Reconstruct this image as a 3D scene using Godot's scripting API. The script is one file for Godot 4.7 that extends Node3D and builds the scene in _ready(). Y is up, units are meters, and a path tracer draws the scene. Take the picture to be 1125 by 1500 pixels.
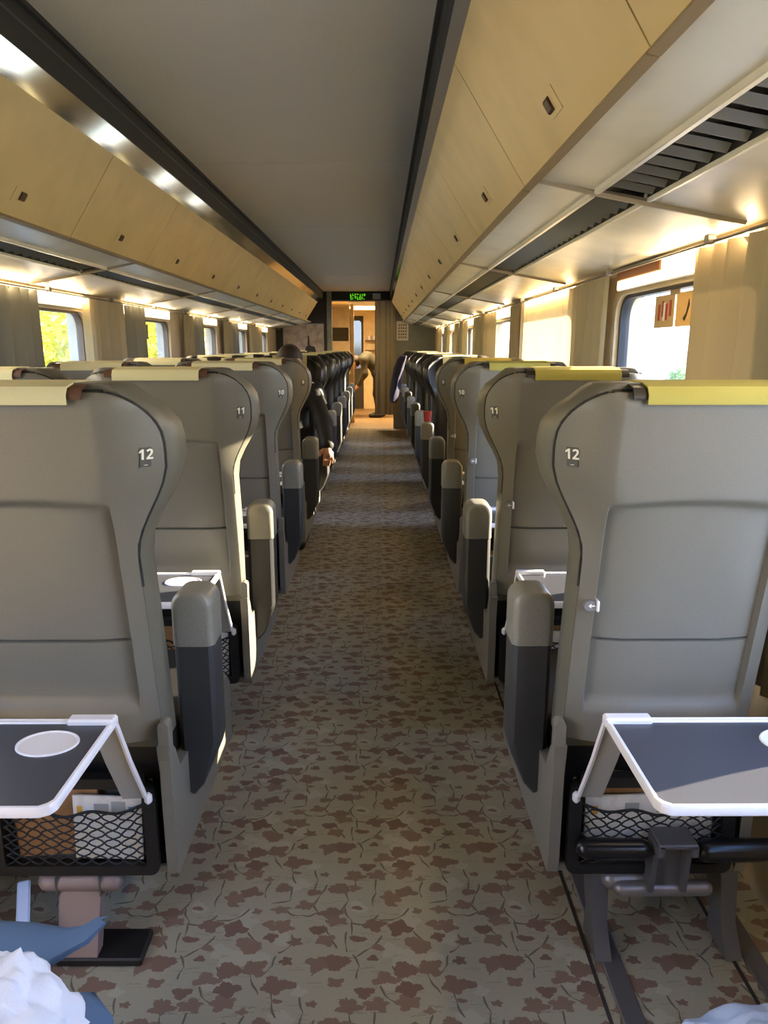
extends Node3D
# Railway carriage, business class: one seat to one side of the aisle, two to the other.
# F is the distance ahead of the camera (z = -F), h the height over the floor.
const CX := 0.393          # the camera stands this far from the carriage's centre line
const EYE := 1.38
const ENDF := 12.8         # bulkhead at the far end
const BACKF := -1.6        # wall behind the camera
const PITCH := 0.98        # seat pitch
const ROW12 := 1.48        # rear foot of the seats numbered 12

var M := {}
var cache := {}
var taken := {}
var T := PackedVector3Array()   # triangles being collected
var mir := 1.0
var xf := Transform3D.IDENTITY
var trim_count := 0
var seat12: Node3D
var rng := RandomNumberGenerator.new()

func _ready() -> void:
	rng.seed = 71
	# ---- camera, sky, sun, exposure
	var cam := Camera3D.new()
	cam.name = "camera"
	cam.fov = rad_to_deg(2.0 * atan(750.0 / 1083.0))
	cam.near = 0.02
	cam.far = 400.0
	add_child(cam)
	cam.position = Vector3(CX, EYE, 0)
	cam.rotation = Vector3(deg_to_rad(-12.6), -0.0051, 0)
	cam.current = true
	var env := Environment.new()
	env.background_mode = Environment.BG_SKY
	var sky_m := ProceduralSkyMaterial.new()
	sky_m.sky_top_color = Color(0.50, 0.66, 0.92)
	sky_m.sky_horizon_color = Color(0.84, 0.91, 1.0)
	sky_m.ground_horizon_color = Color(0.80, 0.84, 0.86)
	sky_m.ground_bottom_color = Color(0.45, 0.45, 0.42)
	sky_m.sky_energy_multiplier = 2.2
	sky_m.ground_energy_multiplier = 1.2
	var sky := Sky.new()
	sky.sky_material = sky_m
	env.sky = sky
	env.tonemap_mode = Environment.TONE_MAPPER_LINEAR
	env.tonemap_exposure = 3.75
	env.sdfgi_enabled = true
	env.ssao_enabled = true
	env.ssil_enabled = true
	var we := WorldEnvironment.new()
	we.name = "environment"
	we.environment = env
	add_child(we)
	var sun := DirectionalLight3D.new()
	sun.name = "sun"
	sun.light_color = Color(1.0, 0.93, 0.80)
	sun.light_energy = 7.0
	sun.light_angular_distance = 0.6
	sun.shadow_enabled = true
	sun.sky_mode = DirectionalLight3D.SKY_MODE_LIGHT_ONLY
	add_child(sun)
	sun.look_at_from_position(Vector3.ZERO, Vector3(-1.0, -0.33, 0.36), Vector3.UP)
	make_materials()
	# ---- the carriage
	build_shell()
	build_windows()
	build_bins()
	build_end()
	build_outside()
	# ---- furniture and people
	build_seats()
	build_curtains()
	build_small()
	build_people()

# =============================================================== helpers: names and metas
func numbered(called: String) -> String:
	var n: int = taken.get(called, -1) + 1
	taken[called] = n
	return called if n == 0 else "%s_%03d" % [called, n]

func tag(o: Node, label: String, category: String, group := "", kind := "") -> Node:
	if label != "": o.set_meta("label", label)
	if category != "": o.set_meta("category", category)
	if group != "": o.set_meta("group", group)
	if kind != "": o.set_meta("kind", kind)
	return o

func thing(called: String, label: String, category: String, at := Vector3.ZERO, turn := 0.0, group := "") -> Node3D:
	var o := Node3D.new()
	o.name = numbered(called)
	add_child(o)
	o.position = at
	o.rotation.y = turn
	tag(o, label, category, group)
	return o

func struct(called: String, label := "", category := "") -> Node3D:
	var o := Node3D.new()
	o.name = numbered(called)
	add_child(o)
	o.set_meta("kind", "structure")
	if label != "": o.set_meta("label", label)
	if category != "": o.set_meta("category", category)
	return o

func trim(label: String) -> Node3D:
	trim_count += 1
	return struct("trim_%d" % trim_count, label, "trim")

func put(mesh: Mesh, called: String, mat: Material, parent: Node, at := Transform3D.IDENTITY) -> MeshInstance3D:
	var o := MeshInstance3D.new()
	o.name = called
	o.mesh = mesh
	o.material_override = mat
	o.transform = at
	parent.add_child(o, true)
	return o

func one(mesh: Mesh, called: String, mat: Material, label: String, category: String, group := "", at := Transform3D.IDENTITY) -> MeshInstance3D:
	var o := MeshInstance3D.new()
	o.name = numbered(called)
	o.mesh = mesh
	o.material_override = mat
	o.transform = at
	add_child(o)
	tag(o, label, category, group)
	return o

# commit the triangles collected so far under parent
func part(called: String, mat: Material, parent: Node, angle := 38.0) -> MeshInstance3D:
	return put(done(angle), called, mat, parent)

# =============================================================== helpers: geometry
func begin() -> void:
	T = PackedVector3Array()

func tri(a: Vector3, b: Vector3, c: Vector3) -> void:
	a = xf * a; b = xf * b; c = xf * c
	if mir < 0.0:
		a.x = -a.x; b.x = -b.x; c.x = -c.x
		T.append(a); T.append(c); T.append(b)
	else:
		T.append(a); T.append(b); T.append(c)

func quad(a: Vector3, b: Vector3, c: Vector3, d: Vector3) -> void:
	tri(a, b, c)
	tri(a, c, d)

# a triangle that faces away from a point inside
func tri_out(a: Vector3, b: Vector3, c: Vector3, inside: Vector3) -> void:
	var n := (c - a).cross(b - a)
	if n.dot((a + b + c) / 3.0 - inside) >= 0.0: tri(a, b, c)
	else: tri(a, c, b)

func quad_out(a: Vector3, b: Vector3, c: Vector3, d: Vector3, inside: Vector3) -> void:
	tri_out(a, b, c, inside)
	tri_out(a, c, d, inside)

func done(angle := 38.0) -> ArrayMesh:
	var n := T.size() / 3
	var fn := PackedVector3Array()
	fn.resize(n)
	var at := {}
	for i in n:
		var c := (T[i * 3 + 2] - T[i * 3]).cross(T[i * 3 + 1] - T[i * 3])
		fn[i] = c
		for k in 3:
			var key := Vector3i((T[i * 3 + k] * 20000.0).round())
			if at.has(key): at[key].append(i)
			else: at[key] = [i]
	var lim := cos(deg_to_rad(angle))
	var nn := PackedVector3Array()
	nn.resize(n * 3)
	for i in n:
		var me := fn[i].normalized()
		for k in 3:
			var key := Vector3i((T[i * 3 + k] * 20000.0).round())
			var s := Vector3.ZERO
			for j in at[key]:
				if fn[j].normalized().dot(me) > lim: s += fn[j]
			nn[i * 3 + k] = s.normalized() if s.length_squared() > 1e-20 else Vector3.UP
	var arr := []
	arr.resize(Mesh.ARRAY_MAX)
	arr[Mesh.ARRAY_VERTEX] = T
	arr[Mesh.ARRAY_NORMAL] = nn
	var m := ArrayMesh.new()
	if n > 0: m.add_surface_from_arrays(Mesh.PRIMITIVE_TRIANGLES, arr)
	T = PackedVector3Array()
	return m

# box with chamfered edges
func box(c: Vector3, s: Vector3, bev := 0.004) -> void:
	var h := s * 0.5
	var b := minf(bev, minf(h.x, minf(h.y, h.z)) * 0.95)
	var v := {}
	for i in 8:
		var sg := Vector3(1 if i & 1 else -1, 1 if i & 2 else -1, 1 if i & 4 else -1)
		for ax in 3:
			var q := h - Vector3(b, b, b)
			q[ax] = h[ax]
			v[i * 3 + ax] = c + q * sg
	for ax in 3:
		var b1 := 1 << ((ax + 1) % 3)
		var b2 := 1 << ((ax + 2) % 3)
		for side in 2:
			var i0 := (1 << ax) * side
			quad_out(v[i0 * 3 + ax], v[(i0 + b1) * 3 + ax], v[(i0 + b1 + b2) * 3 + ax], v[(i0 + b2) * 3 + ax], c)
		# edges along ax
		for e in 4:
			var i0 := (b1 if e & 1 else 0) + (b2 if e & 2 else 0)
			var i1 := i0 + (1 << ax)
			quad_out(v[i0 * 3 + (ax + 1) % 3], v[i0 * 3 + (ax + 2) % 3], v[i1 * 3 + (ax + 2) % 3], v[i1 * 3 + (ax + 1) % 3], c)
	for i in 8:
		tri_out(v[i * 3], v[i * 3 + 1], v[i * 3 + 2], c)

func bx(x0: float, x1: float, y0: float, y1: float, z0: float, z1: float, bev := 0.004) -> void:
	box(Vector3((x0 + x1) / 2, (y0 + y1) / 2, (z0 + z1) / 2), Vector3(absf(x1 - x0), absf(y1 - y0), absf(z1 - z0)), bev)

# polygon in (p, q), stretched along axis from t0 to t1. axis "x": (t, q, p)  "y": (p, t, q)  "z": (p, q, t)
func at3(axis: String, p: Vector2, t: float) -> Vector3:
	match axis:
		"x": return Vector3(t, p.y, p.x)
		"y": return Vector3(p.x, t, p.y)
	return Vector3(p.x, p.y, t)

func prism(poly: Array, axis: String, t0: float, t1: float) -> void:
	var pp := PackedVector2Array(poly)
	var ids := Geometry2D.triangulate_polygon(pp)
	var area := 0.0
	for i in pp.size():
		area += pp[i].cross(pp[(i + 1) % pp.size()])
	var ends := [at3(axis, Vector2.ZERO, t1) - at3(axis, Vector2.ZERO, t0)]
	for k in range(0, ids.size(), 3):
		for e in 2:
			var t := t1 if e else t0
			var a := at3(axis, pp[ids[k]], t)
			var b := at3(axis, pp[ids[k + 1]], t)
			var c := at3(axis, pp[ids[k + 2]], t)
			var dir: Vector3 = ends[0] * (1.0 if e else -1.0)
			if (c - a).cross(b - a).dot(dir) >= 0.0: tri(a, b, c)
			else: tri(a, c, b)
	for i in pp.size():
		var a2 := pp[i]
		var b2 := pp[(i + 1) % pp.size()]
		var n2 := Vector2(b2.y - a2.y, a2.x - b2.x) * signf(area)
		var nrm := at3(axis, n2, 0.0)
		var a := at3(axis, a2, t0)
		var b := at3(axis, b2, t0)
		var c := at3(axis, b2, t1)
		var d := at3(axis, a2, t1)
		if (c - a).cross(b - a).dot(nrm) >= 0.0:
			tri(a, b, c); tri(a, c, d)
		else:
			tri(a, c, b); tri(a, d, c)

# closed rows of points, one over the other
func loft(rows: Array, cap0 := true, cap1 := true, wrap := true) -> void:
	var n: int = rows[0].size()
	var mids := []
	for r in rows:
		var m := Vector3.ZERO
		for p in r: m += p
		mids.append(m / n)
	# which way round?
	var vol := 0.0
	for i in rows.size() - 1:
		for j in n:
			var k := (j + 1) % n
			if k == 0 and not wrap: continue
			var a: Vector3 = rows[i][j]
			var b: Vector3 = rows[i][k]
			var c: Vector3 = rows[i + 1][k]
			vol += (c - a).cross(b - a).dot((a + b + c) / 3.0 - (mids[i] + mids[i + 1]) / 2.0)
	for i in rows.size() - 1:
		for j in n:
			var k := (j + 1) % n
			if k == 0 and not wrap: continue
			if vol >= 0.0: quad(rows[i][j], rows[i][k], rows[i + 1][k], rows[i + 1][j])
			else: quad(rows[i][j], rows[i + 1][j], rows[i + 1][k], rows[i][k])
	for e in 2:
		if (e == 0 and not cap0) or (e == 1 and not cap1): continue
		var r: Array = rows[0] if e == 0 else rows[-1]
		var m: Vector3 = mids[0] if e == 0 else mids[-1]
		var other: Vector3 = mids[1] if e == 0 else mids[-2]
		for j in n:
			tri_out(r[j], r[(j + 1) % n], m, other)

# a tube along a path
func tube(path: Array, r: float, sides := 6, r1 := -1.0) -> void:
	if r1 < 0.0: r1 = r
	var rows := []
	var up := Vector3.UP
	for i in path.size():
		var d: Vector3 = (path[mini(i + 1, path.size() - 1)] - path[maxi(i - 1, 0)]).normalized()
		if absf(d.dot(up)) > 0.95: up = Vector3.RIGHT
		var s := d.cross(up).normalized()
		up = s.cross(d).normalized()
		var rr := lerpf(r, r1, float(i) / maxi(path.size() - 1, 1))
		var row := []
		for k in sides:
			var a := TAU * k / sides
			row.append(path[i] + (s * cos(a) + up * sin(a)) * rr)
		rows.append(row)
	loft(rows)

# a rod with rounded ends
func capsule(a: Vector3, b: Vector3, r: float, sides := 12) -> void:
	var d := (b - a).normalized()
	var s := d.cross(Vector3.UP if absf(d.y) < 0.9 else Vector3.RIGHT).normalized()
	var u := s.cross(d)
	var rows := []
	for i in [-90, -60, -30, 0]:
		rows.append(_ring(a + d * sin(deg_to_rad(i)) * r, s, u, maxf(cos(deg_to_rad(i)) * r, 0.0005), sides))
	for i in [0, 30, 60, 90]:
		rows.append(_ring(b + d * sin(deg_to_rad(i)) * r, s, u, maxf(cos(deg_to_rad(i)) * r, 0.0005), sides))
	loft(rows)

func _ring(c: Vector3, s: Vector3, u: Vector3, r: float, sides: int) -> Array:
	var row := []
	for k in sides:
		var a := TAU * k / sides
		row.append(c + (s * cos(a) + u * sin(a)) * r)
	return row

# an open sheet of points: rows[i][j]; turned so that its front faces dir
func sheet(rows: Array, dir: Vector3) -> void:
	var tot := 0.0
	for i in rows.size() - 1:
		for j in rows[0].size() - 1:
			tot += (rows[i + 1][j + 1] - rows[i][j]).cross(rows[i][j + 1] - rows[i][j]).dot(dir)
	for i in rows.size() - 1:
		for j in rows[0].size() - 1:
			if tot >= 0.0: quad(rows[i][j], rows[i][j + 1], rows[i + 1][j + 1], rows[i + 1][j])
			else: quad(rows[i][j], rows[i + 1][j], rows[i + 1][j + 1], rows[i][j + 1])

func rounded_rect(x0: float, x1: float, y0: float, y1: float, r: float, seg := 5) -> Array:
	var out := []
	for c in [[x1 - r, y1 - r, 0], [x0 + r, y1 - r, 90], [x0 + r, y0 + r, 180], [x1 - r, y0 + r, 270]]:
		for k in seg + 1:
			var a := deg_to_rad(c[2] + 90.0 * k / seg)
			out.append(Vector2(c[0] + cos(a) * r, c[1] + sin(a) * r))
	return out

# a flat ring between two outlines of equal count
func ring_prism(outer: Array, inner: Array, axis: String, t0: float, t1: float) -> void:
	var n := outer.size()
	for i in n:
		var j := (i + 1) % n
		var o0: Vector2 = outer[i]
		var o1: Vector2 = outer[j]
		var i0: Vector2 = inner[i]
		var i1: Vector2 = inner[j]
		if o0.distance_to(o1) < 1e-6 and i0.distance_to(i1) < 1e-6: continue
		var mid := (at3(axis, o0, t0) + at3(axis, o1, t1) + at3(axis, i0, t0) + at3(axis, i1, t1)) / 4.0
		quad_out(at3(axis, o0, t0), at3(axis, o1, t0), at3(axis, o1, t1), at3(axis, o0, t1), mid)
		quad_out(at3(axis, i0, t0), at3(axis, i1, t0), at3(axis, i1, t1), at3(axis, i0, t1), mid)
		for t in [t0, t1]:
			quad_out(at3(axis, o0, t), at3(axis, o1, t), at3(axis, i1, t), at3(axis, i0, t), mid)

func smooth(a: float, b: float, x: float) -> float:
	return smoothstep(a, b, x)

# =============================================================== materials
func mat(c: Color, rough := 0.6, metal := 0.0) -> StandardMaterial3D:
	var m := StandardMaterial3D.new()
	m.albedo_color = c
	m.roughness = rough
	m.metallic = metal
	return m

func noise_image(size: int, freq: float, seed_: int, lo: float, hi: float) -> ImageTexture:
	var n := FastNoiseLite.new()
	n.seed = seed_
	n.frequency = freq
	n.fractal_octaves = 3
	var im := n.get_seamless_image(size, size)
	im.convert(Image.FORMAT_RGB8)
	for y in size:
		for x in size:
			var v := lerpf(lo, hi, im.get_pixel(x, y).r)
			im.set_pixel(x, y, Color(v, v, v))
	im.generate_mipmaps()
	return ImageTexture.create_from_image(im)

func grained(c: Color, rough: float, tex: Texture2D, scale := 3.0) -> StandardMaterial3D:
	var m := mat(c, rough)
	m.albedo_texture = tex
	m.uv1_triplanar = true
	m.uv1_world_triplanar = true
	m.uv1_scale = Vector3.ONE * scale
	return m

func make_materials() -> void:
	var speck := noise_image(256, 0.16, 5, 0.90, 1.06)
	var cloud := noise_image(256, 0.02, 9, 0.92, 1.05)
	M.shell = grained(Color(0.455, 0.44, 0.395), 0.42, speck, 7.0)
	M.rubber = mat(Color(0.15, 0.145, 0.14), 0.7)  # rubber of the seat bead; also colours the painted slots beside the rails
	M.leather = grained(Color(0.115, 0.10, 0.085), 0.42, speck, 9.0)
	M.band = grained(Color(0.40, 0.385, 0.335), 0.45, speck, 9.0)
	M.leather_brown = grained(Color(0.33, 0.20, 0.12), 0.5, speck, 9.0)
	M.cushion = grained(Color(0.10, 0.095, 0.09), 0.5, speck, 9.0)
	M.cover_pale_lit = grained(Color(0.84, 0.81, 0.63), 0.85, speck, 12.0)  # headrest cover fabric, its paler light put into the colour
	M.cover_yellow_lit = grained(Color(0.64, 0.60, 0.28), 0.85, speck, 12.0)  # same cover fabric again, the yellow light on it put into the colour
	M.arm = grained(Color(0.20, 0.20, 0.20), 0.5, speck, 9.0)
	M.arm_cap = grained(Color(0.50, 0.49, 0.45), 0.33, speck, 4.0)
	M.white = mat(Color(0.88, 0.87, 0.88), 0.35)
	M.tray = grained(Color(0.27, 0.275, 0.30), 0.32, speck, 6.0)
	M.tray_arm = mat(Color(0.62, 0.62, 0.60), 0.45)
	M.black = mat(Color(0.045, 0.045, 0.05), 0.55)
	M.rope = mat(Color(0.03, 0.03, 0.035), 0.7)
	M.bar = mat(Color(0.035, 0.037, 0.06), 0.28)
	M.metal = mat(Color(0.52, 0.50, 0.50), 0.4, 0.5)
	M.bracket = mat(Color(0.36, 0.355, 0.36), 0.4, 0.3)
	M.mauve = mat(Color(0.50, 0.44, 0.43), 0.42)
	M.paper = grained(Color(0.90, 0.89, 0.86), 0.8, cloud, 5.0)
	M.kraft = grained(Color(0.66, 0.49, 0.32), 0.8, cloud, 5.0)
	M.plate = mat(Color(0.30, 0.30, 0.28), 0.5)
	M.digit = mat(Color(0.93, 0.92, 0.86), 0.5)
	M.wall = grained(Color(0.80, 0.73, 0.60), 0.55, cloud, 0.8)
	M.soffit = grained(Color(0.84, 0.82, 0.75), 0.34, cloud, 0.8)
	M.bin = grained(Color(0.80, 0.71, 0.50), 0.42, cloud, 0.9)
	M.ceiling = grained(Color(0.84, 0.82, 0.76), 0.7, speck, 5.0)
	M.fascia = mat(Color(0.19, 0.19, 0.18), 0.6)
	M.mirror = mat(Color(0.70, 0.69, 0.67), 0.08, 0.95)
	M.joint = mat(Color(0.66, 0.61, 0.52), 0.45)
	M.slat = mat(Color(0.44, 0.44, 0.41), 0.5)
	M.lip = mat(Color(0.55, 0.47, 0.34), 0.5)
	M.dark_wall = grained(Color(0.20, 0.185, 0.16), 0.6, cloud, 1.0)
	M.grey_wall = grained(Color(0.55, 0.55, 0.50), 0.6, cloud, 1.0)
	M.cream = grained(Color(0.86, 0.78, 0.62), 0.5, cloud, 1.0)
	M.tan_floor = grained(Color(0.56, 0.46, 0.33), 0.5, cloud, 1.2)
	M.outer = mat(Color(0.5, 0.5, 0.5), 0.6)
	M.seal_tan = mat(Color(0.42, 0.34, 0.24), 0.5)
	M.seal = mat(Color(0.10, 0.11, 0.13), 0.45)
	M.glass = mat(Color(0.40, 0.44, 0.48, 0.22), 0.03)
	M.glass.transparency = BaseMaterial3D.TRANSPARENCY_ALPHA
	M.lamp = mat(Color(1.0, 0.94, 0.8), 0.5)
	M.lamp.emission_enabled = true
	M.lamp.emission = Color(1.0, 0.86, 0.62)
	M.lamp.emission_energy_multiplier = 1.2
	M.lamp_cover = mat(Color(0.60, 0.37, 0.20), 0.45)
	M.curtain = grained(Color(0.70, 0.64, 0.51), 0.9, noise_image(256, 0.2, 3, 0.9, 1.06), 14.0)
	M.curtain.backlight_enabled = true
	M.curtain.backlight = Color(0.20, 0.18, 0.15)
	M.curtain.cull_mode = BaseMaterial3D.CULL_DISABLED
	M.curtain_grey = grained(Color(0.56, 0.55, 0.51), 0.9, noise_image(256, 0.2, 4, 0.9, 1.06), 14.0)
	M.curtain_grey.backlight_enabled = true
	M.curtain_grey.backlight = Color(0.2, 0.2, 0.19)
	M.curtain_grey.cull_mode = BaseMaterial3D.CULL_DISABLED
	M.sheer = grained(Color(0.80, 0.76, 0.66), 0.9, noise_image(256, 0.2, 6, 0.92, 1.05), 14.0)
	M.sheer.backlight_enabled = true
	M.sheer.backlight = Color(0.75, 0.70, 0.60)
	M.sheer.cull_mode = BaseMaterial3D.CULL_DISABLED
	M.carpet = mat(Color(1, 1, 1), 0.95)
	M.carpet.albedo_texture = carpet_texture()
	M.carpet.uv1_triplanar = true
	M.carpet.uv1_world_triplanar = true
	M.carpet.uv1_scale = Vector3.ONE / 0.40
	M.green_led = mat(Color(0.2, 0.6, 0.1), 0.5)
	M.green_led.emission_enabled = true
	M.green_led.emission = Color(0.45, 0.95, 0.12)
	M.green_led.emission_energy_multiplier = 0.35
	M.skin = mat(Color(0.72, 0.52, 0.42), 0.55)
	M.jacket = grained(Color(0.05, 0.05, 0.06), 0.75, speck, 9.0)
	M.olive = grained(Color(0.20, 0.185, 0.12), 0.85, speck, 9.0)
	M.trousers = grained(Color(0.055, 0.055, 0.06), 0.85, speck, 9.0)
	M.hair = mat(Color(0.17, 0.115, 0.08), 0.65)
	M.navy = grained(Color(0.15, 0.14, 0.25), 0.85, speck, 9.0)
	M.white_cloth = grained(Color(0.90, 0.91, 0.94), 0.85, speck, 14.0)
	M.denim = grained(Color(0.33, 0.42, 0.52), 0.9, speck, 20.0)
	M.pale_blue = grained(Color(0.70, 0.77, 0.88), 0.8, speck, 14.0)
	M.leaf = mat(Color(0.78, 0.76, 0.22), 0.7)
	M.leaf.backlight_enabled = true
	M.leaf.backlight = Color(0.5, 0.5, 0.1)
	M.leaf.cull_mode = BaseMaterial3D.CULL_DISABLED
	M.leaf_green = mat(Color(0.45, 0.55, 0.30), 0.7)
	M.leaf_green.backlight_enabled = true
	M.leaf_green.backlight = Color(0.3, 0.4, 0.15)
	M.leaf_green.cull_mode = BaseMaterial3D.CULL_DISABLED
	M.bark = mat(Color(0.30, 0.25, 0.20), 0.9)
	M.field = grained(Color(0.60, 0.62, 0.52), 0.95, cloud, 0.3)
	M.ballast = grained(Color(0.55, 0.54, 0.52), 0.95, speck, 1.5)

# leaf blots, twigs and thin scratches on a pale grey-green pile, one repeat
func carpet_texture() -> ImageTexture:
	var n := 768
	var im := Image.create(n, n, false, Image.FORMAT_RGB8)
	var base := Color(0.555, 0.535, 0.46)
	im.fill(base)
	var r := RandomNumberGenerator.new()
	r.seed = 20
	# faint horizontal scratches
	for i in 150:
		var x := r.randf() * n
		var y := r.randf() * n
		var l := r.randf_range(15, 70)
		var dy := r.randf_range(-0.12, 0.12)
		var c := base.darkened(r.randf_range(0.08, 0.26))
		for k in int(l):
			_dot(im, x + k, y + dy * k + sin(k * 0.25) * 1.2, r.randf_range(0.7, 1.5), c)
	# pale patches
	for i in 12:
		_blot(im, r, Vector2(r.randf() * n, r.randf() * n), r.randf_range(40, 80), base.lightened(0.08), 0.8)
	# twigs, spread evenly over the repeat
	for i in 25:
		var p := Vector2((i % 5) + r.randf_range(-0.3, 0.3), (i / 5) + r.randf_range(-0.3, 0.3)) * n / 5.0
		var a := r.randf_range(-0.5, 0.5) + PI / 2.0
		var bend := r.randf_range(-0.010, 0.010)
		var l := r.randf_range(90, 210)
		var c := Color(0.375, 0.345, 0.29)
		for k in int(l):
			_dot(im, p.x, p.y, 3.4 + 1.6 * sin(k * 0.06), c)
			p += Vector2(cos(a), sin(a))
			a += bend + r.randf_range(-0.05, 0.05)
			if k == int(l * 0.5) and i % 2 == 0: a += 0.8
	# brown blots
	for i in 42:
		var c2 := Color(0.41, 0.325, 0.27).lerp(Color(0.47, 0.39, 0.325), r.randf())
		var at := Vector2((i % 6) + r.randf_range(-0.38, 0.38) + 0.5 * ((i / 6) % 2), (i / 6) + r.randf_range(-0.38, 0.38))
		_blot(im, r, Vector2(at.x * n / 6.0, at.y * n / 7.0), r.randf_range(24, 74), c2, r.randf_range(0.55, 0.85))
	# weave
	for y in n:
		for x in n:
			var k := 1.0 + r.randf_range(-0.055, 0.055) + (0.02 if (x / 3) % 2 == 0 else -0.02)
			var c3 := im.get_pixel(x, y)
			im.set_pixel(x, y, Color(c3.r * k, c3.g * k, c3.b * k))
	im.generate_mipmaps()
	return ImageTexture.create_from_image(im)

func _dot(im: Image, x: float, y: float, rad: float, c: Color) -> void:
	var n := im.get_width()
	var k := int(ceil(rad))
	for dy in range(-k, k + 1):
		for dx in range(-k, k + 1):
			if dx * dx + dy * dy <= rad * rad:
				im.set_pixel(posmod(int(x) + dx, n), posmod(int(y) + dy, n), c)

func _blot(im: Image, r: RandomNumberGenerator, p: Vector2, rad: float, c: Color, flat: float) -> void:
	var n := im.get_width()
	var ph := [r.randf() * TAU, r.randf() * TAU, r.randf() * TAU]
	var spikes := r.randi_range(3, 6)
	var k := int(rad * 1.6)
	for dy in range(-k, k + 1):
		for dx in range(-k, k + 1):
			var yy := dy / flat
			var a := atan2(yy, dx)
			var lim := rad * (0.76 + 0.15 * sin(a * (spikes - 1) + ph[0]) + 0.09 * sin(a * 3.0 + ph[1]) + 0.045 * sin(a * 9.0 + ph[2]) + 0.03 * sin(a * 17.0 + ph[1]))
			if dx * dx + yy * yy < lim * lim:
				im.set_pixel(posmod(int(p.x) + dx, n), posmod(int(p.y) + dy, n), c)

# =============================================================== the room
const WIN_R := [[0.05, 1.35], [1.85, 3.15], [3.65, 4.95], [5.45, 6.75], [7.25, 8.55], [9.05, 10.35], [10.85, 12.15]]
const WIN_L := [[-0.33, 0.97], [1.47, 2.77], [3.27, 4.57], [5.07, 6.37], [6.87, 8.17], [8.67, 9.97], [10.47, 11.77]]
const SILL := 0.66
const HEAD := 1.585
const WX := 1.36           # inner face of the side walls

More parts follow.
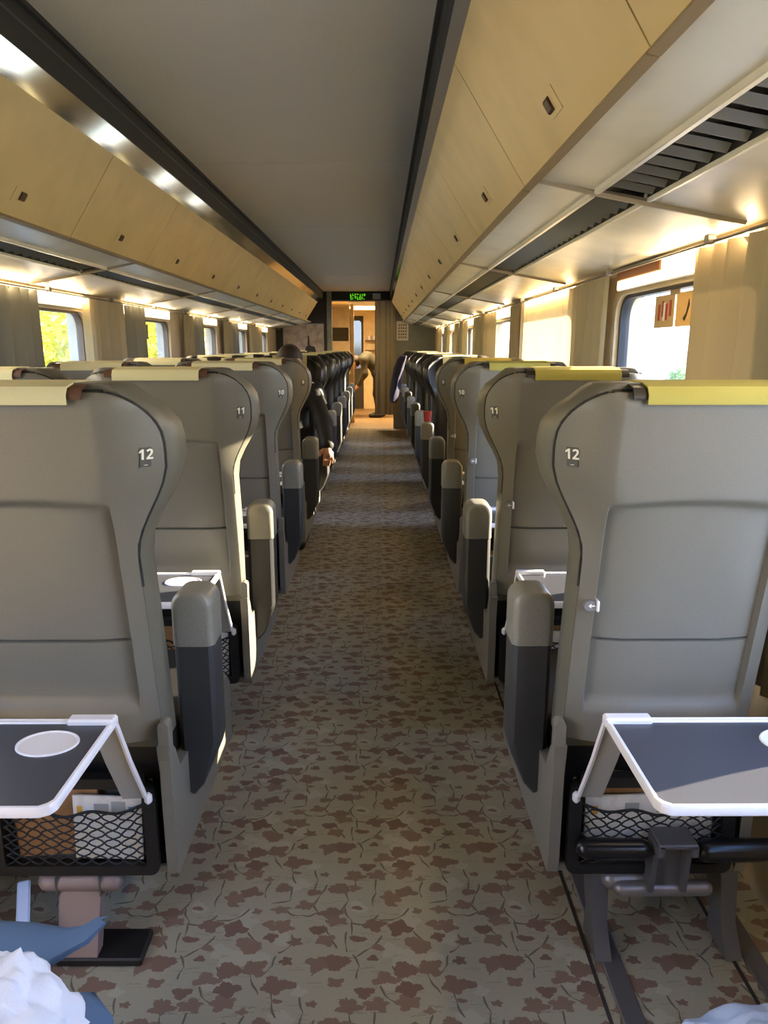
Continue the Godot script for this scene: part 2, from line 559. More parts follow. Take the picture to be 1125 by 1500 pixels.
func build_shell() -> void:
	var f := struct("floor", "patterned beige carpet with brown leaf blots", "floor")
	begin(); bx(-1.5, 1.5, -0.06, 0.0, -ENDF, -BACKF, 0.0)
	part("carpet", M.carpet, f)
	begin(); bx(-1.5, 1.5, -0.06, -0.0005, -17.2, -ENDF, 0.0)
	part("vestibule_floor", M.tan_floor, f)
	var c := struct("ceiling", "grey ceiling panels with pale soffits over the windows", "ceiling")
	var ro := struct("roof", "outer roof of the carriage", "roof")
	begin(); bx(-1.5, 1.5, 2.42, 2.50, -17.2, -BACKF, 0.0)
	part("shell", M.outer, ro)
	# middle panels, butt jointed every two metres
	var fs := [BACKF, 0.0, 2.0, 4.0, 6.0, 8.0, 10.0, 11.6, ENDF]
	for i in fs.size() - 1:
		begin(); bx(-0.557, 0.557, 2.277, 2.30, -fs[i + 1] + 0.004, -fs[i] - 0.004, 0.003)
		part("panel", M.ceiling, c)
	# soffit panels on both sides, in modules; inner and outer of the vent
	for sgn in [-1.0, 1.0]:
		mir = sgn
		var so := trim("pale soffit panels between luggage bins and windows")
		var joints := [BACKF, 0.12, 1.92, 3.72, 5.52, 7.32, 9.12, 10.92, ENDF]
		for i in joints.size() - 1:
			var z0: float = -joints[i] - 0.004
			var z1: float = -joints[i + 1] + 0.004
			begin(); prism([Vector2(0.763, 1.777), Vector2(0.915, soffit_y(0.915)), Vector2(0.915, soffit_y(0.915) + 0.02), Vector2(0.763, 1.797)], "z", z1, z0)
			part("soffit_panel", M.soffit, so)
			begin(); prism([Vector2(1.042, soffit_y(1.042)), Vector2(1.30, soffit_y(1.30)), Vector2(1.40, soffit_y(1.30) + 0.02), Vector2(1.40, soffit_y(1.30) + 0.05), Vector2(1.042, soffit_y(1.042) + 0.02)], "z", z1, z0)
			part("soffit_panel", M.soffit, so)
			# joint strip across the soffit
			if i > 0:
				begin()
				tube([Vector3(0.770, 1.778, -joints[i]), Vector3(0.90, soffit_y(0.90) - 0.002, -joints[i]), Vector3(1.06, soffit_y(1.06) - 0.002, -joints[i]), Vector3(1.29, soffit_y(1.29), -joints[i])], 0.0095, 6)
				part("joint_strip", M.joint, so)
		mir = 1.0
	# fascias between ceiling and bins
	for sgn in [-1.0, 1.0]:
		mir = sgn
		var t := trim("dark fascia with a polished strip above the luggage bins")
		begin(); prism([Vector2(0.5575, 2.305), Vector2(0.564, 2.15), Vector2(0.60, 2.15), Vector2(0.60, 2.305)], "z", -ENDF, -BACKF)
		part("dark_band", M.fascia, t)
		begin(); prism([Vector2(0.545, 2.262), Vector2(0.562, 2.262), Vector2(0.562, 2.279), Vector2(0.545, 2.279)], "z", -ENDF, -BACKF)
		part("bead", M.fascia, t)
		begin(); prism([Vector2(0.560, 2.218), Vector2(0.567, 2.218), Vector2(0.567, 2.226), Vector2(0.560, 2.226)], "z", -ENDF, -BACKF)
		part("rib", M.plate, t)
		begin(); prism([Vector2(0.564, 2.149), Vector2(0.608, 2.073), Vector2(0.63, 2.073), Vector2(0.61, 2.149)], "z", -ENDF, -BACKF)
		part("polished_strip", M.mirror, t)
		mir = 1.0
	# side walls round the windows
	for sgn in [-1.0, 1.0]:
		var w := struct("wall_right" if sgn > 0 else "wall_left", "beige side wall with windows under the soffit", "wall")
		mir = sgn
		var wins: Array = WIN_R if sgn > 0 else WIN_L
		begin(); bx(WX, 1.48, 0, SILL, -17.2, -BACKF, 0.0)
		part("panel", M.wall, w)
		begin(); bx(WX, 1.48, HEAD, 2.5, -17.2, -BACKF, 0.0)
		part("panel", M.wall, w)
		var at: float = BACKF
		for k in wins.size() + 1:
			var to: float = wins[k][0] if k < wins.size() else 17.2
			begin(); bx(WX, 1.48, SILL, HEAD, -to, -at, 0.0)
			part("pier", M.wall, w)
			if k < wins.size(): at = wins[k][1]
		mir = 1.0
	var b := struct("wall_back", "grey end wall of the carriage", "wall")
	begin(); bx(-1.5, 1.5, 0, 2.5, -BACKF, -BACKF + 0.1, 0.0)
	part("panel", M.grey_wall, b)

func soffit_y(x: float) -> float:
	return 1.777 - 0.099 * (x - 0.763) / 0.537

func build_windows() -> void:
	var n := 0
	for sgn in [-1.0, 1.0]:
		var wins: Array = WIN_R if sgn > 0 else WIN_L
		for k in wins.size():
			n += 1
			var w := struct("window_%d" % n, "rounded carriage window with dark rubber seal", "window")
			mir = sgn
			var z0: float = -wins[k][1]
			var z1: float = -wins[k][0]
			var outer := rounded_rect(z0, z1, SILL, HEAD, 0.002)
			var mid := rounded_rect(z0 + 0.03, z1 - 0.03, SILL + 0.03, HEAD - 0.005, 0.09)
			var inn := rounded_rect(z0 + 0.046, z1 - 0.046, SILL + 0.046, HEAD - 0.018, 0.08)
			begin(); ring_prism(outer, mid, "x", WX - 0.006, WX + 0.045)
			part("frame", M.wall, w, 30)
			begin(); ring_prism(mid, inn, "x", WX + 0.012, WX + 0.05)
			part("seal", M.seal if sgn > 0 else M.seal_tan, w, 30)
			begin(); bx(WX + 0.03, WX + 0.036, SILL + 0.02, HEAD - 0.004, z0 + 0.03, z1 - 0.03, 0.0)
			part("pane", M.glass, w)
			mir = 1.0
	# strip lamps over the windows
	for sgn in [-1.0, 1.0]:
		var wins: Array = WIN_R if sgn > 0 else WIN_L
		for k in wins.size():
			var zc: float = -(wins[k][0] + wins[k][1]) / 2.0
			var covered: bool = sgn > 0 and k == 1
			var l := thing("window_lamp", ("warm strip lamp over the window behind the curtain rail, " + ("single seat side" if sgn > 0 else "paired seat side")) if not covered else "half covered warm strip lamp over the window with placards", "lamp", Vector3(sgn * (WX - 0.001), 1.634, zc), 0.0, "strip lamps over the windows")
			mir = sgn
			begin(); bx(-0.018, 0.0, -0.040, 0.040, -0.58, 0.58, 0.003)
			part("housing", M.white, l)
			var d0 := -0.56
			if covered:
				begin(); bx(-0.028, -0.018, 0.000, 0.036, -0.56, -0.10, 0.003)
				part("cover", M.lamp_cover, l)
				begin(); bx(-0.024, -0.018, -0.036, -0.002, -0.56, -0.10, 0.003)
				part("diffuser", M.lamp, l)
				d0 = -0.09
			begin(); bx(-0.026, -0.018, -0.036, 0.036, d0, 0.56, 0.003)
			part("diffuser", M.lamp, l)
			mir = 1.0
			var a := AreaLight3D.new()
			a.name = "strip_light"
			a.area_size = Vector2(0.56 - d0, 0.072)
			a.light_color = Color(1.0, 0.89, 0.71)
			a.light_energy = 0.32 * (0.56 - d0)
			a.area_range = 20.0
			a.area_attenuation = 2.0
			a.shadow_enabled = true
			l.add_child(a)
			a.position = Vector3(-0.030 * sgn, 0, (0.56 + d0) / 2)
			a.rotation.y = PI / 2 * sgn
			a.rotate_object_local(Vector3.RIGHT, -0.5)

# =============================================================== luggage bins and vents
func bin_profile() -> Array:
	var c := Curve2D.new()
	c.add_point(Vector2(0.577, 2.062), Vector2.ZERO, Vector2(-0.002, -0.15))
	c.add_point(Vector2(0.763, 1.777), Vector2(-0.135, 0.055), Vector2.ZERO)
	var out := []
	for i in 15: out.append(c.sample_baked(c.get_baked_length() * i / 14.0))
	return out

func build_bins() -> void:
	var prof := bin_profile()
	var inner := []
	for i in prof.size():
		var d: Vector2 = (prof[mini(i + 1, prof.size() - 1)] - prof[maxi(i - 1, 0)]).normalized()
		inner.append(prof[i] + Vector2(-d.y, d.x) * 0.014)
	inner.reverse()
	var poly := prof + inner
	var meshes := {}
	for sgn in [-1.0, 1.0]:
		mir = sgn
		begin(); prism(poly, "z", -0.4475, 0.4475)
		meshes["door%d" % int(sgn)] = done(40)
		begin(); prism([Vector2(0.80, 1.805), Vector2(1.355, 1.805), Vector2(1.355, 2.30), Vector2(0.66, 2.30), Vector2(0.66, 2.05)], "z", -0.4475, 0.4475)
		meshes["body%d" % int(sgn)] = done(20)
		begin(); prism([Vector2(0.757, 1.770), Vector2(0.776, 1.766), Vector2(0.780, 1.790), Vector2(0.768, 1.792)], "z", -0.447, 0.447)
		meshes["lip%d" % int(sgn)] = done(20)
		# latch: a small dark recess plate lying on the door
		var p: Vector2 = prof[11]
		var d: Vector2 = (prof[12] - prof[10]).normalized()
		var nrm := Vector2(d.y, -d.x)
		begin()
		prism([p - d * 0.014 - nrm * 0.003, p - d * 0.014 + nrm * 0.004, p - d * 0.010 + nrm * 0.007, p + d * 0.010 + nrm * 0.007, p + d * 0.014 + nrm * 0.004, p + d * 0.014 - nrm * 0.003], "z", -0.016, 0.016)
		meshes["latch%d" % int(sgn)] = done(20)
		begin()
		prism([p - d * 0.024 - nrm * 0.003, p - d * 0.024 + nrm * 0.0015, p + d * 0.024 + nrm * 0.0015, p + d * 0.024 - nrm * 0.003], "z", -0.020, 0.055)
		meshes["lplate%d" % int(sgn)] = done(20)
		mir = 1.0
	M.latch = mat(Color(0.27, 0.18, 0.12), 0.45)
	for sgn in [-1.0, 1.0]:
		for k in 16:
			var fc := -1.13 + 0.9 * k
			if fc + 0.45 > ENDF - 0.15: break
			var side := "over the single seats" if sgn > 0 else "over the paired seats"
			var b := thing("luggage_bin", "cream curved overhead luggage bin door with small brown latch, " + side, "luggage bin", Vector3(0, 0, -fc), 0.0, "overhead bins " + side)
			put(meshes["door%d" % int(sgn)], "door", M.bin, b)
			put(meshes["body%d" % int(sgn)], "body", M.outer, b)
			put(meshes["lip%d" % int(sgn)], "lip", M.lip, b)
			put(meshes["lplate%d" % int(sgn)], "latch_plate", M.bin, b)
			put(meshes["latch%d" % int(sgn)], "latch", M.latch, b)
	# vents: a dark slot with slats in each soffit module
	var slat_poly := [Vector2(-0.006, -0.004), Vector2(0.004, -0.006), Vector2(0.016, 0.008), Vector2(0.006, 0.010)]
	begin(); prism(slat_poly, "x", -0.058, 0.058)
	var slat := done(20)
	var joints := [BACKF, 0.12, 1.92, 3.72, 5.52, 7.32, 9.12, 10.92, ENDF]
	for sgn in [-1.0, 1.0]:
		for i in joints.size() - 1:
			var z0: float = -joints[i + 1] + 0.02
			var z1: float = -joints[i] - 0.02
			if joints[i + 1] < 0.2: continue
			var v := thing("air_vent", "long dark slatted air vent in the soffit " + ("above the single seats" if sgn > 0 else "above the paired seats"), "vent", Vector3(0, 1.7385, 0), 0.0, "soffit air vents")
			mir = sgn
			begin()
			bx(0.912, 1.046, 0.045, 0.050, z0, z1, 0.0)
			part("backing", M.black, v)
			begin()
			bx(0.908, 0.922, -0.001, 0.016, z0, z1, 0.002)
			bx(1.036, 1.048, -0.019, -0.008, z0, z1, 0.002)
			part("frame", M.soffit, v)
			begin()
			bx(0.910, 0.921, 0.016, 0.05, z0, z1, 0.0)
			bx(1.037, 1.046, -0.008, 0.05, z0, z1, 0.0)
			part("liner", M.black, v)
			mir = 1.0
			var n := int((z1 - z0) / 0.075)
			var near: bool = joints[i] < 4.0
			if not near: begin()
			for k in n:
				var z := z1 - (k + 0.5) * (z1 - z0) / n
				var tf := Transform3D(Basis(Vector3(0, 0, 1), -0.1823 * sgn), Vector3(sgn * 0.9785, 0.008, z))
				if near:
					put(slat, "slat", M.slat, v, tf)
				else:
					xf = tf
					prism(slat_poly, "x", -0.058, 0.058)
					xf = Transform3D.IDENTITY
			if not near:
				part("slats", M.slat, v, 20).set_meta("kind", "stuff")
			mir = 1.0

# =============================================================== far end
func build_end() -> void:
	var z := -ENDF
	var w := struct("wall_front", "dark bulkhead with an open doorway at the end of the aisle", "wall")
	begin(); bx(-1.40, -0.50, 0, 2.42, z - 0.05, z, 0.002)
	part("panel", M.dark_wall, w)
	begin(); bx(-0.50, -0.415, 0, 2.30, z - 0.07, z + 0.02, 0.004)
	part("post", M.grey_wall, w)
	begin(); bx(0.62, 1.40, 0, 2.42, z - 0.05, z, 0.002)
	part("panel", M.grey_wall, w)
	begin(); bx(-0.415, 0.62, 2.13, 2.42, z - 0.05, z, 0.002)
	part("header", M.dark_wall, w)
	# sign over the doorway
	var s := thing("led_sign", "black display bar with green lit characters over the doorway", "sign", Vector3(0, 2.195, z + 0.012))
	begin(); bx(-0.415, 0.61, -0.065, 0.075, -0.012, 0.012, 0.003)
	part("housing", M.black, s)
	var r := RandomNumberGenerator.new()
	r.seed = 4
	begin()
	for k in 7:
		var x := -0.105 + k * 0.038
		for q in 5:
			if r.randf() < 0.75: bx(x + 0.002, x + 0.008, -0.05 + q * 0.02, -0.034 + q * 0.02, 0.012, 0.015, 0.0)
			if r.randf() < 0.6: bx(x + 0.010, x + 0.026, -0.05 + q * 0.02, -0.042 + q * 0.02, 0.012, 0.015, 0.0)
	part("lit_characters", M.green_led, s)
	begin(); bx(0.27, 0.40, -0.045, 0.05, 0.012, 0.016, 0.002)
	part("grey_plate", M.tray_arm, s)
	# mural on the dark panel
	var mu := thing("mural_panel", "pale mural panel with a dark tower shape on the bulkhead", "picture", Vector3(-0.88, 1.50, z + 0.012))
	begin(); bx(-0.36, 0.33, -0.30, 0.26, -0.012, 0.008, 0.003)
	part("frame", M.tray_arm, mu)
	var mm := grained(Color(0.76, 0.68, 0.62), 0.6, noise_image(256, 0.02, 21, 0.78, 1.12), 1.3)
	begin(); bx(-0.345, 0.315, -0.285, 0.245, 0.0, 0.011, 0.001)
	part("print", mm, mu)
	begin(); prism([Vector2(-0.02, -0.28), Vector2(0.22, -0.28), Vector2(0.17, -0.12), Vector2(0.09, -0.10), Vector2(0.075, 0.06), Vector2(0.055, 0.06), Vector2(0.05, -0.10), Vector2(0.02, -0.13)], "z", 0.008, 0.0125)
	part("printed_shape", M.dark_wall, mu, 10)
	# notice on the grey panel
	var nt := thing("notice", "white notice sheet with printed grid on the grey bulkhead", "notice", Vector3(0.77, 1.64, z + 0.006))
	begin(); bx(-0.10, 0.10, -0.16, 0.16, -0.006, 0.002, 0.001)
	part("sheet", M.paper, nt)
	begin()
	for a in 4:
		for q in 5: bx(-0.07 + a * 0.038, -0.045 + a * 0.038, -0.12 + q * 0.05, -0.09 + q * 0.05, 0.002, 0.0035, 0.0)
	part("print", M.kraft, nt)
	# a low ledge on the grey panel
	one(_boxmesh(Vector3(0.50, 0.05, 0.08)), "ledge", M.white, "white narrow ledge on the grey bulkhead", "ledge", "", Transform3D(Basis.IDENTITY, Vector3(1.08, 1.29, z + 0.041)))
	# vestibule behind: side walls, end wall with a door, lamp
	var v := struct("wall_vestibule", "cream vestibule walls beyond the doorway", "wall")
	begin(); bx(-0.8, 1.01, 2.22, 2.28, -17.0, z - 0.05, 0.0); part("vestibule_ceiling", M.cream, v)
	begin(); bx(-0.80, -0.74, 0, 2.42, -17.0, z - 0.05, 0.0); part("panel", M.cream, v)
	begin(); bx(0.95, 1.01, 0, 2.42, -17.0, z - 0.05, 0.0); part("panel", M.cream, v)
	begin(); bx(-0.8, -0.28, 0, 2.42, -17.1, -17.0, 0.0)
	bx(0.02, 1.01, 0, 2.42, -17.1, -17.0, 0.0)
	bx(-0.28, 0.02, 2.05, 2.42, -17.1, -17.0, 0.0)
	part("panel", M.cream, v)
	var d := struct("door_1", "end door with tall rounded blue window", "door")
	begin(); ring_prism(rounded_rect(-0.28, 0.02, 0.0, 2.05, 0.002), rounded_rect(-0.22, -0.03, 0.9, 1.95, 0.06), "z", -17.08, -17.03)
	part("leaf", M.dark_wall, d, 20)
	M.door_glass = mat(Color(0.30, 0.38, 0.44, 0.80), 0.05)
	M.door_glass.transparency = BaseMaterial3D.TRANSPARENCY_ALPHA
	begin(); bx(-0.24, -0.02, 0.88, 1.97, -17.06, -17.055, 0.0)
	part("pane", M.door_glass, d)
	# glazed partition beside the doorway
	var g := struct("wall_partition", "glazed partition with pale frame beside the doorway", "wall")
	begin(); bx(-0.145, -0.085, 0, 2.13, -13.9, -13.84, 0.004); part("post", M.cream, g)
	begin(); bx(-0.74, -0.145, 0, 0.9, -13.89, -13.85, 0.002); part("panel", M.cream, g)
	begin(); bx(-0.74, -0.145, 0.9, 2.13, -13.875, -13.868, 0.0); part("pane", M.glass, g)
	one(_boxmesh(Vector3(0.36, 0.24, 0.05)), "monitor", M.plate, "dark grey box hung on the glazed partition", "monitor", "", Transform3D(Basis.IDENTITY, Vector3(-0.36, 1.60, -13.825)))
	var l := thing("ceiling_lamp", "warm lamp on the vestibule ceiling beyond the doorway", "lamp", Vector3(0.15, 2.13, -14.6))
	begin(); bx(-0.36, 0.36, 0.0, 0.09, -0.12, 0.12, 0.01); part("housing", M.white, l)
	begin(); bx(-0.34, 0.34, -0.06, 0.0, -0.10, 0.10, 0.02); part("diffuser", M.lamp, l)
	var a := AreaLight3D.new()
	a.name = "vestibule_light"
	a.area_size = Vector2(0.68, 0.2)
	a.light_color = Color(1.0, 0.87, 0.66)
	a.light_energy = 3.2
	a.area_range = 20.0
	a.area_attenuation = 2.0
	a.shadow_enabled = true
	l.add_child(a)
	a.position = Vector3(0, -0.065, 0)
	a.rotation.x = -PI / 2
	# shelf with white cups on the end wall
	var sh := thing("shelf", "brown shelf on the end wall holding white cups", "shelf", Vector3(0.33, 1.52, -16.9))
	begin(); bx(-0.27, 0.27, -0.03, 0.0, -0.10, 0.09, 0.004); part("board", M.leather_brown, sh)
	begin(); bx(-0.27, 0.27, -0.24, -0.21, -0.10, 0.09, 0.004); part("board", M.leather_brown, sh)
	for k in 4:
		begin()
		var rows := []
		for q in [[0.0, 0.026], [0.02, 0.036], [0.10, 0.042], [0.102, 0.038], [0.03, 0.03]]:
			var row := []
			for i in 10: row.append(Vector3(cos(TAU * i / 10) * q[1], q[0], sin(TAU * i / 10) * q[1]))
			rows.append(row)
		loft(rows)
		one(done(50), "cup", M.white, "small white cup on the brown vestibule shelf", "cup", "cups on the vestibule shelf", Transform3D(Basis.IDENTITY, Vector3(0.15 + k * 0.115, 1.521, -16.88)))
	# doorway curtain, gathered to one side
	var cu := curtain_mesh(0.34, 0.35, 1.88, 0.03, 4, 0.0)
	one(cu, "doorway_curtain", M.curtain, "pale gathered curtain hanging in the doorway", "curtain", "", Transform3D(Basis(Vector3.UP, PI / 2), Vector3(0.475, 0.24, z + 0.06)))
	var rl := trim("curtain rail over the doorway")
	begin(); tube([Vector3(-0.41, 2.125, z + 0.06), Vector3(0.62, 2.125, z + 0.06)], 0.012, 8); part("rail", M.metal, rl)

func _boxmesh(s: Vector3, bev := 0.006) -> ArrayMesh:
	begin(); box(Vector3.ZERO, s, bev)
	return done(30)

# =============================================================== outside
func build_outside() -> void:
	var g := struct("ground", "pale trackside ground outside", "ground")
	begin(); bx(-60, 60, -1.35, -1.25, -110, 50, 0.0)
	part("field", M.field, g)
	begin(); bx(1.7, 6, -1.25, -1.15, -110, 50, 0.0); bx(-6, -1.7, -1.25, -1.15, -110, 50, 0.0)
	part("ballast", M.ballast, g)
	var r := RandomNumberGenerator.new()
	r.seed = 12
	var crown := []
	for k in 2:
		begin()
		for i in 2600:
			var d := Vector3(r.randfn(), r.randfn(), r.randfn()).normalized()
			var rad := 1.5 * pow(r.randf_range(0.3, 1.0), 0.5) * (0.75 + 0.25 * sin(d.x * 5.0 + k) * cos(d.z * 4.0 + d.y * 3.0))
			var p := Vector3(d.x * rad, 2.6 + d.y * rad * 1.35, d.z * rad)
			var b := Basis.from_euler(Vector3(r.randf() * TAU, r.randf() * TAU, r.randf() * TAU)).scaled(Vector3.ONE * r.randf_range(0.07, 0.13))
			quad(p + b * Vector3(-1, -0.5, 0), p + b * Vector3(0, 0.6, 0.2), p + b * Vector3(1, 0.5, 0), p + b * Vector3(0, -0.6, 0.2))
		crown.append(done(1))
	begin()
	tube([Vector3(0, -0.1, 0), Vector3(0.05, 1.2, 0), Vector3(-0.05, 2.4, 0.05), Vector3(0.02, 3.6, 0)], 0.16, 8, 0.04)
	var trunk := done(50)
	for k in 14:
		var f := 0.5 + k * 2.2
		var t := thing("yellow_tree", "sunlit yellow green tree growing outside the windows by the paired seats", "tree", Vector3(-6.8 - 3.9 * (k % 2), -1.25, -f), r.randf() * TAU, "trees beside the track")
		var s := r.randf_range(1.0, 1.15) + 0.25 * (k % 2)
		t.scale = Vector3(s, s, s)
		put(trunk, "trunk", M.bark, t)
		put(crown[k % 2], "crown", M.leaf, t)
	for k in 9:
		var t := thing("pale_bush", "low green bush on the field outside the windows by the single seats", "bush", Vector3(16.0 + r.randf() * 9.0, -3.0, -8.0 - k * 5.5), r.randf() * TAU, "bushes on the field")
		var s2 := r.randf_range(0.7, 1.0)
		t.scale = Vector3(s2, s2 * 0.9, s2)
		put(crown[k % 2], "crown", M.leaf_green, t)

# =============================================================== seats
func lean(h: float) -> float:          # how far the back leans towards its rear (z) at height h
	return 0.15 * pow(clampf((h - 0.45) / 0.85, 0.0, 1.2), 1.2)

func half_width(h: float) -> float:
	var w := lerpf(0.203, 0.271, smooth(0.97, 1.17, h))
	if h > 1.20: w -= 0.10 * (1.0 - sqrt(maxf(1.0 - pow((h - 1.20) / 0.10, 2.0), 0.0)))
	return w

func shell_z(u: float, h: float) -> float:
	var a := absf(u)
	var w := half_width(minf(h, 1.2))
	var e := clampf((a - (w - 0.105)) / 0.105, 0.0, 1.2)
	var z := lean(h) - lerpf(0.030, 0.068, smooth(0.95, 1.15, h)) * pow(e, 1.6)
	# top edge rolls forward
	var q := clampf((h - 1.265) / 0.035, 0.0, 1.0)
	z -= 0.014 * q * q
	# recessed panel
	var rs := 1.0 - smooth(0.1655, 0.1715, a)
	var top := 1.098 - 0.05 * (a / 0.17) * (a / 0.17) * 0.25
	var rv := (1.0 - smooth(top - 0.020, top, h)) * smooth(0.60, 0.645, h)
	z -= 0.018 * rs * rv
	z -= 0.011 * rs * (1.0 - smooth(0.0015, 0.0042, absf(h - 0.78)))
	return z

const SHELL_BOTTOM := 0.53

func shell_mesh() -> ArrayMesh:
	begin()
	var hs := [0.53, 0.55, 0.58, 0.60, 0.612, 0.625, 0.638, 0.648, 0.66, 0.70, 0.76, 0.7755, 0.7767, 0.7785, 0.7815, 0.7833, 0.7845, 0.82, 0.88, 0.93, 0.96, 0.99, 1.02, 1.05, 1.065, 1.074, 1.078, 1.082, 1.086, 1.09, 1.094, 1.098, 1.104, 1.12, 1.15, 1.18, 1.20, 1.22, 1.235, 1.25, 1.262, 1.272, 1.28, 1.287, 1.293, 1.297, 1.2995]
	var us := [0.0, 0.05, 0.10, 0.14, 0.16, 0.1655, 0.1675, 0.1695, 0.1715, 0.178]
	var cols := []
	for i in range(us.size() - 1, 0, -1): cols.append(-us[i])
	cols.append_array(us)
	var rows := []
	for h in hs:
		var w := half_width(h)
		var row := []
		var rim_l := Vector3(-w + 0.004, h, shell_z(-w, h) - 0.022)
		row.append(rim_l)
		for f in [1.0, 0.93, 0.82, 0.68, 0.52, 0.35, 0.17]:
			var u := -lerpf(0.178, w, f)
			row.append(Vector3(u, h, shell_z(u, h)))
		for u in cols: row.append(Vector3(u, h, shell_z(u, h)))
		for f in [0.17, 0.35, 0.52, 0.68, 0.82, 0.93, 1.0]:
			var u := lerpf(0.178, w, f)
			row.append(Vector3(u, h, shell_z(u, h)))
		row.append(Vector3(w - 0.004, h, shell_z(w, h) - 0.022))
		rows.append(row)
	# top rim
	var row2 := []
	for p in rows[-1]: row2.append(p + Vector3(0, 0.001, -0.022))
	rows.append(row2)
	sheet(rows, Vector3(0, 0, 1))
	return done(50)

# the dark line between plastic shell and leather
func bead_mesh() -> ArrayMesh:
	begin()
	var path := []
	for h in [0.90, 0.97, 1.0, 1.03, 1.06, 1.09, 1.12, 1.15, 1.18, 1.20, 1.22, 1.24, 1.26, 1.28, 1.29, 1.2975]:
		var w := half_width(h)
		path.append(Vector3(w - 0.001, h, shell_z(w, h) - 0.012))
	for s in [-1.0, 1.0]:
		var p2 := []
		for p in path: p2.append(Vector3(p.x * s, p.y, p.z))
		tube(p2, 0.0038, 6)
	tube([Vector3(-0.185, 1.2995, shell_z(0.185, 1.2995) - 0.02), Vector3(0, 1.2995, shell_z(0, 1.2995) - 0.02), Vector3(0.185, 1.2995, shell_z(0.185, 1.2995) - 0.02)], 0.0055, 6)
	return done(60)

func backrest_mesh() -> ArrayMesh:
	begin()
	var rows := []
	for q in [[0.50, 0.0], [0.54, 0.0], [0.70, 0.0], [0.85, 0.0], [0.95, 0.0], [1.0, 0.0], [1.04, 0.0], [1.08, 0.0], [1.12, 0.0], [1.16, 0.0], [1.20, 0.0], [1.23, 0.0], [1.26, 0.0], [1.285, 0.0], [1.302, 0.003], [1.313, 0.016], [1.316, 0.035]]:
		var h: float = q[0]
		var sh: float = q[1]
		var hw := minf(h, 1.292)
		var big := smooth(0.95, 1.08, h)
		var w := half_width(hw) - sh
		var ze := shell_z(half_width(hw), hw) - 0.012
		var zb := lean(hw)
		var wing := smooth(1.02, 1.14, h) * (1.0 - 0.5 * smooth(1.24, 1.31, h))
		var lumbar := 0.02 * exp(-pow((h - 0.68) / 0.12, 2.0))
		var ex := 0.013 * big
		var half := [
			Vector2(w - 0.02, ze + 0.004), Vector2(w - 0.001, ze), Vector2(w + ex * 0.8, ze - 0.028), Vector2(w + ex, ze - 0.06 + sh),
			Vector2(w + ex * 0.6, ze - 0.095 - 0.035 * wing + sh), Vector2(w - 0.022, ze - 0.115 - 0.045 * wing + sh * 2.0), Vector2(w - 0.05, zb - 0.155 - 0.05 * wing + sh * 2.0),
			Vector2(w - 0.085, zb - 0.150 - lumbar + sh * 2.0), Vector2(w * 0.4, zb - 0.158 - lumbar + sh * 2.0), Vector2(0.0, zb - 0.165 - lumbar + sh * 2.0)]
		var row := []
		for i in half.size(): row.append(Vector3(half[i].x, h, half[i].y))
		for i in range(half.size() - 2, -1, -1): row.append(Vector3(-half[i].x, h, half[i].y))
		rows.append(row)
	loft(rows)
	return done(60)

func arch(width: float, off: float, back: float, front: float) -> ArrayMesh:
	# a cloth or pad laid over the top of the seat back
	begin()
	var line := [Vector2(0.150 + off, back), Vector2(0.151 + off, 1.296), Vector2(0.143 + off * 0.7, 1.308 + off * 0.5), Vector2(0.118, 1.313 + off * 0.6), Vector2(0.045, 1.315 + off * 0.6), Vector2(0.012, 1.311 + off * 0.6), Vector2(-0.006 - off * 0.6, 1.295), Vector2(-0.022 - off, 1.25), Vector2(-0.030 - off, front)]
	var inn := []
	for i in line.size():
		var d: Vector2 = (line[mini(i + 1, line.size() - 1)] - line[maxi(i - 1, 0)]).normalized()
		inn.append(line[i] + Vector2(d.y, -d.x) * -0.004)
	inn.reverse()
	prism(line + inn, "x", -width / 2, width / 2)
	return done(45)

func side_panel_mesh(x0: float, x1: float) -> ArrayMesh:
	begin()
	prism([Vector2(0.0, 0.20), Vector2(0.008, 0.235), Vector2(0.012, 0.46), Vector2(0.022, 0.53), Vector2(0.0, 0.53), Vector2(-0.03, 0.50), Vector2(-0.06, 0.44), Vector2(-0.30, 0.42), Vector2(-0.58, 0.42), Vector2(-0.62, 0.38), Vector2(-0.62, 0.20)], "x", x0, x1)
	return done(20)

func armrest_mesh(x0: float, x1: float) -> ArrayMesh:
	# a padded block folded upright beside the back, its lower outer corner cut away
	begin()
	var w := x1 - x0
	var rows := []
	for q in [[-0.128, 0.012], [-0.134, 0.004], [-0.142, 0.0], [-0.215, 0.0], [-0.228, 0.004], [-0.236, 0.013]]:
		var z: float = q[0]
		var s: float = q[1]
		var row := []
		for p in [Vector2(x0 + s, 0.700), Vector2(x0 + s, 0.345 + s), Vector2(x0 + w * 0.10, 0.318 + s), Vector2(x0 + w * 0.30, 0.310 + s), Vector2(x0 + w * 0.55, 0.338 + s), Vector2(x1 - 0.008 - s, 0.418 + s), Vector2(x1 - s, 0.450), Vector2(x1 - s, 0.700)]:
			row.append(Vector3(p.x, p.y, z))
		rows.append(row)
	loft(rows)
	return done(35)

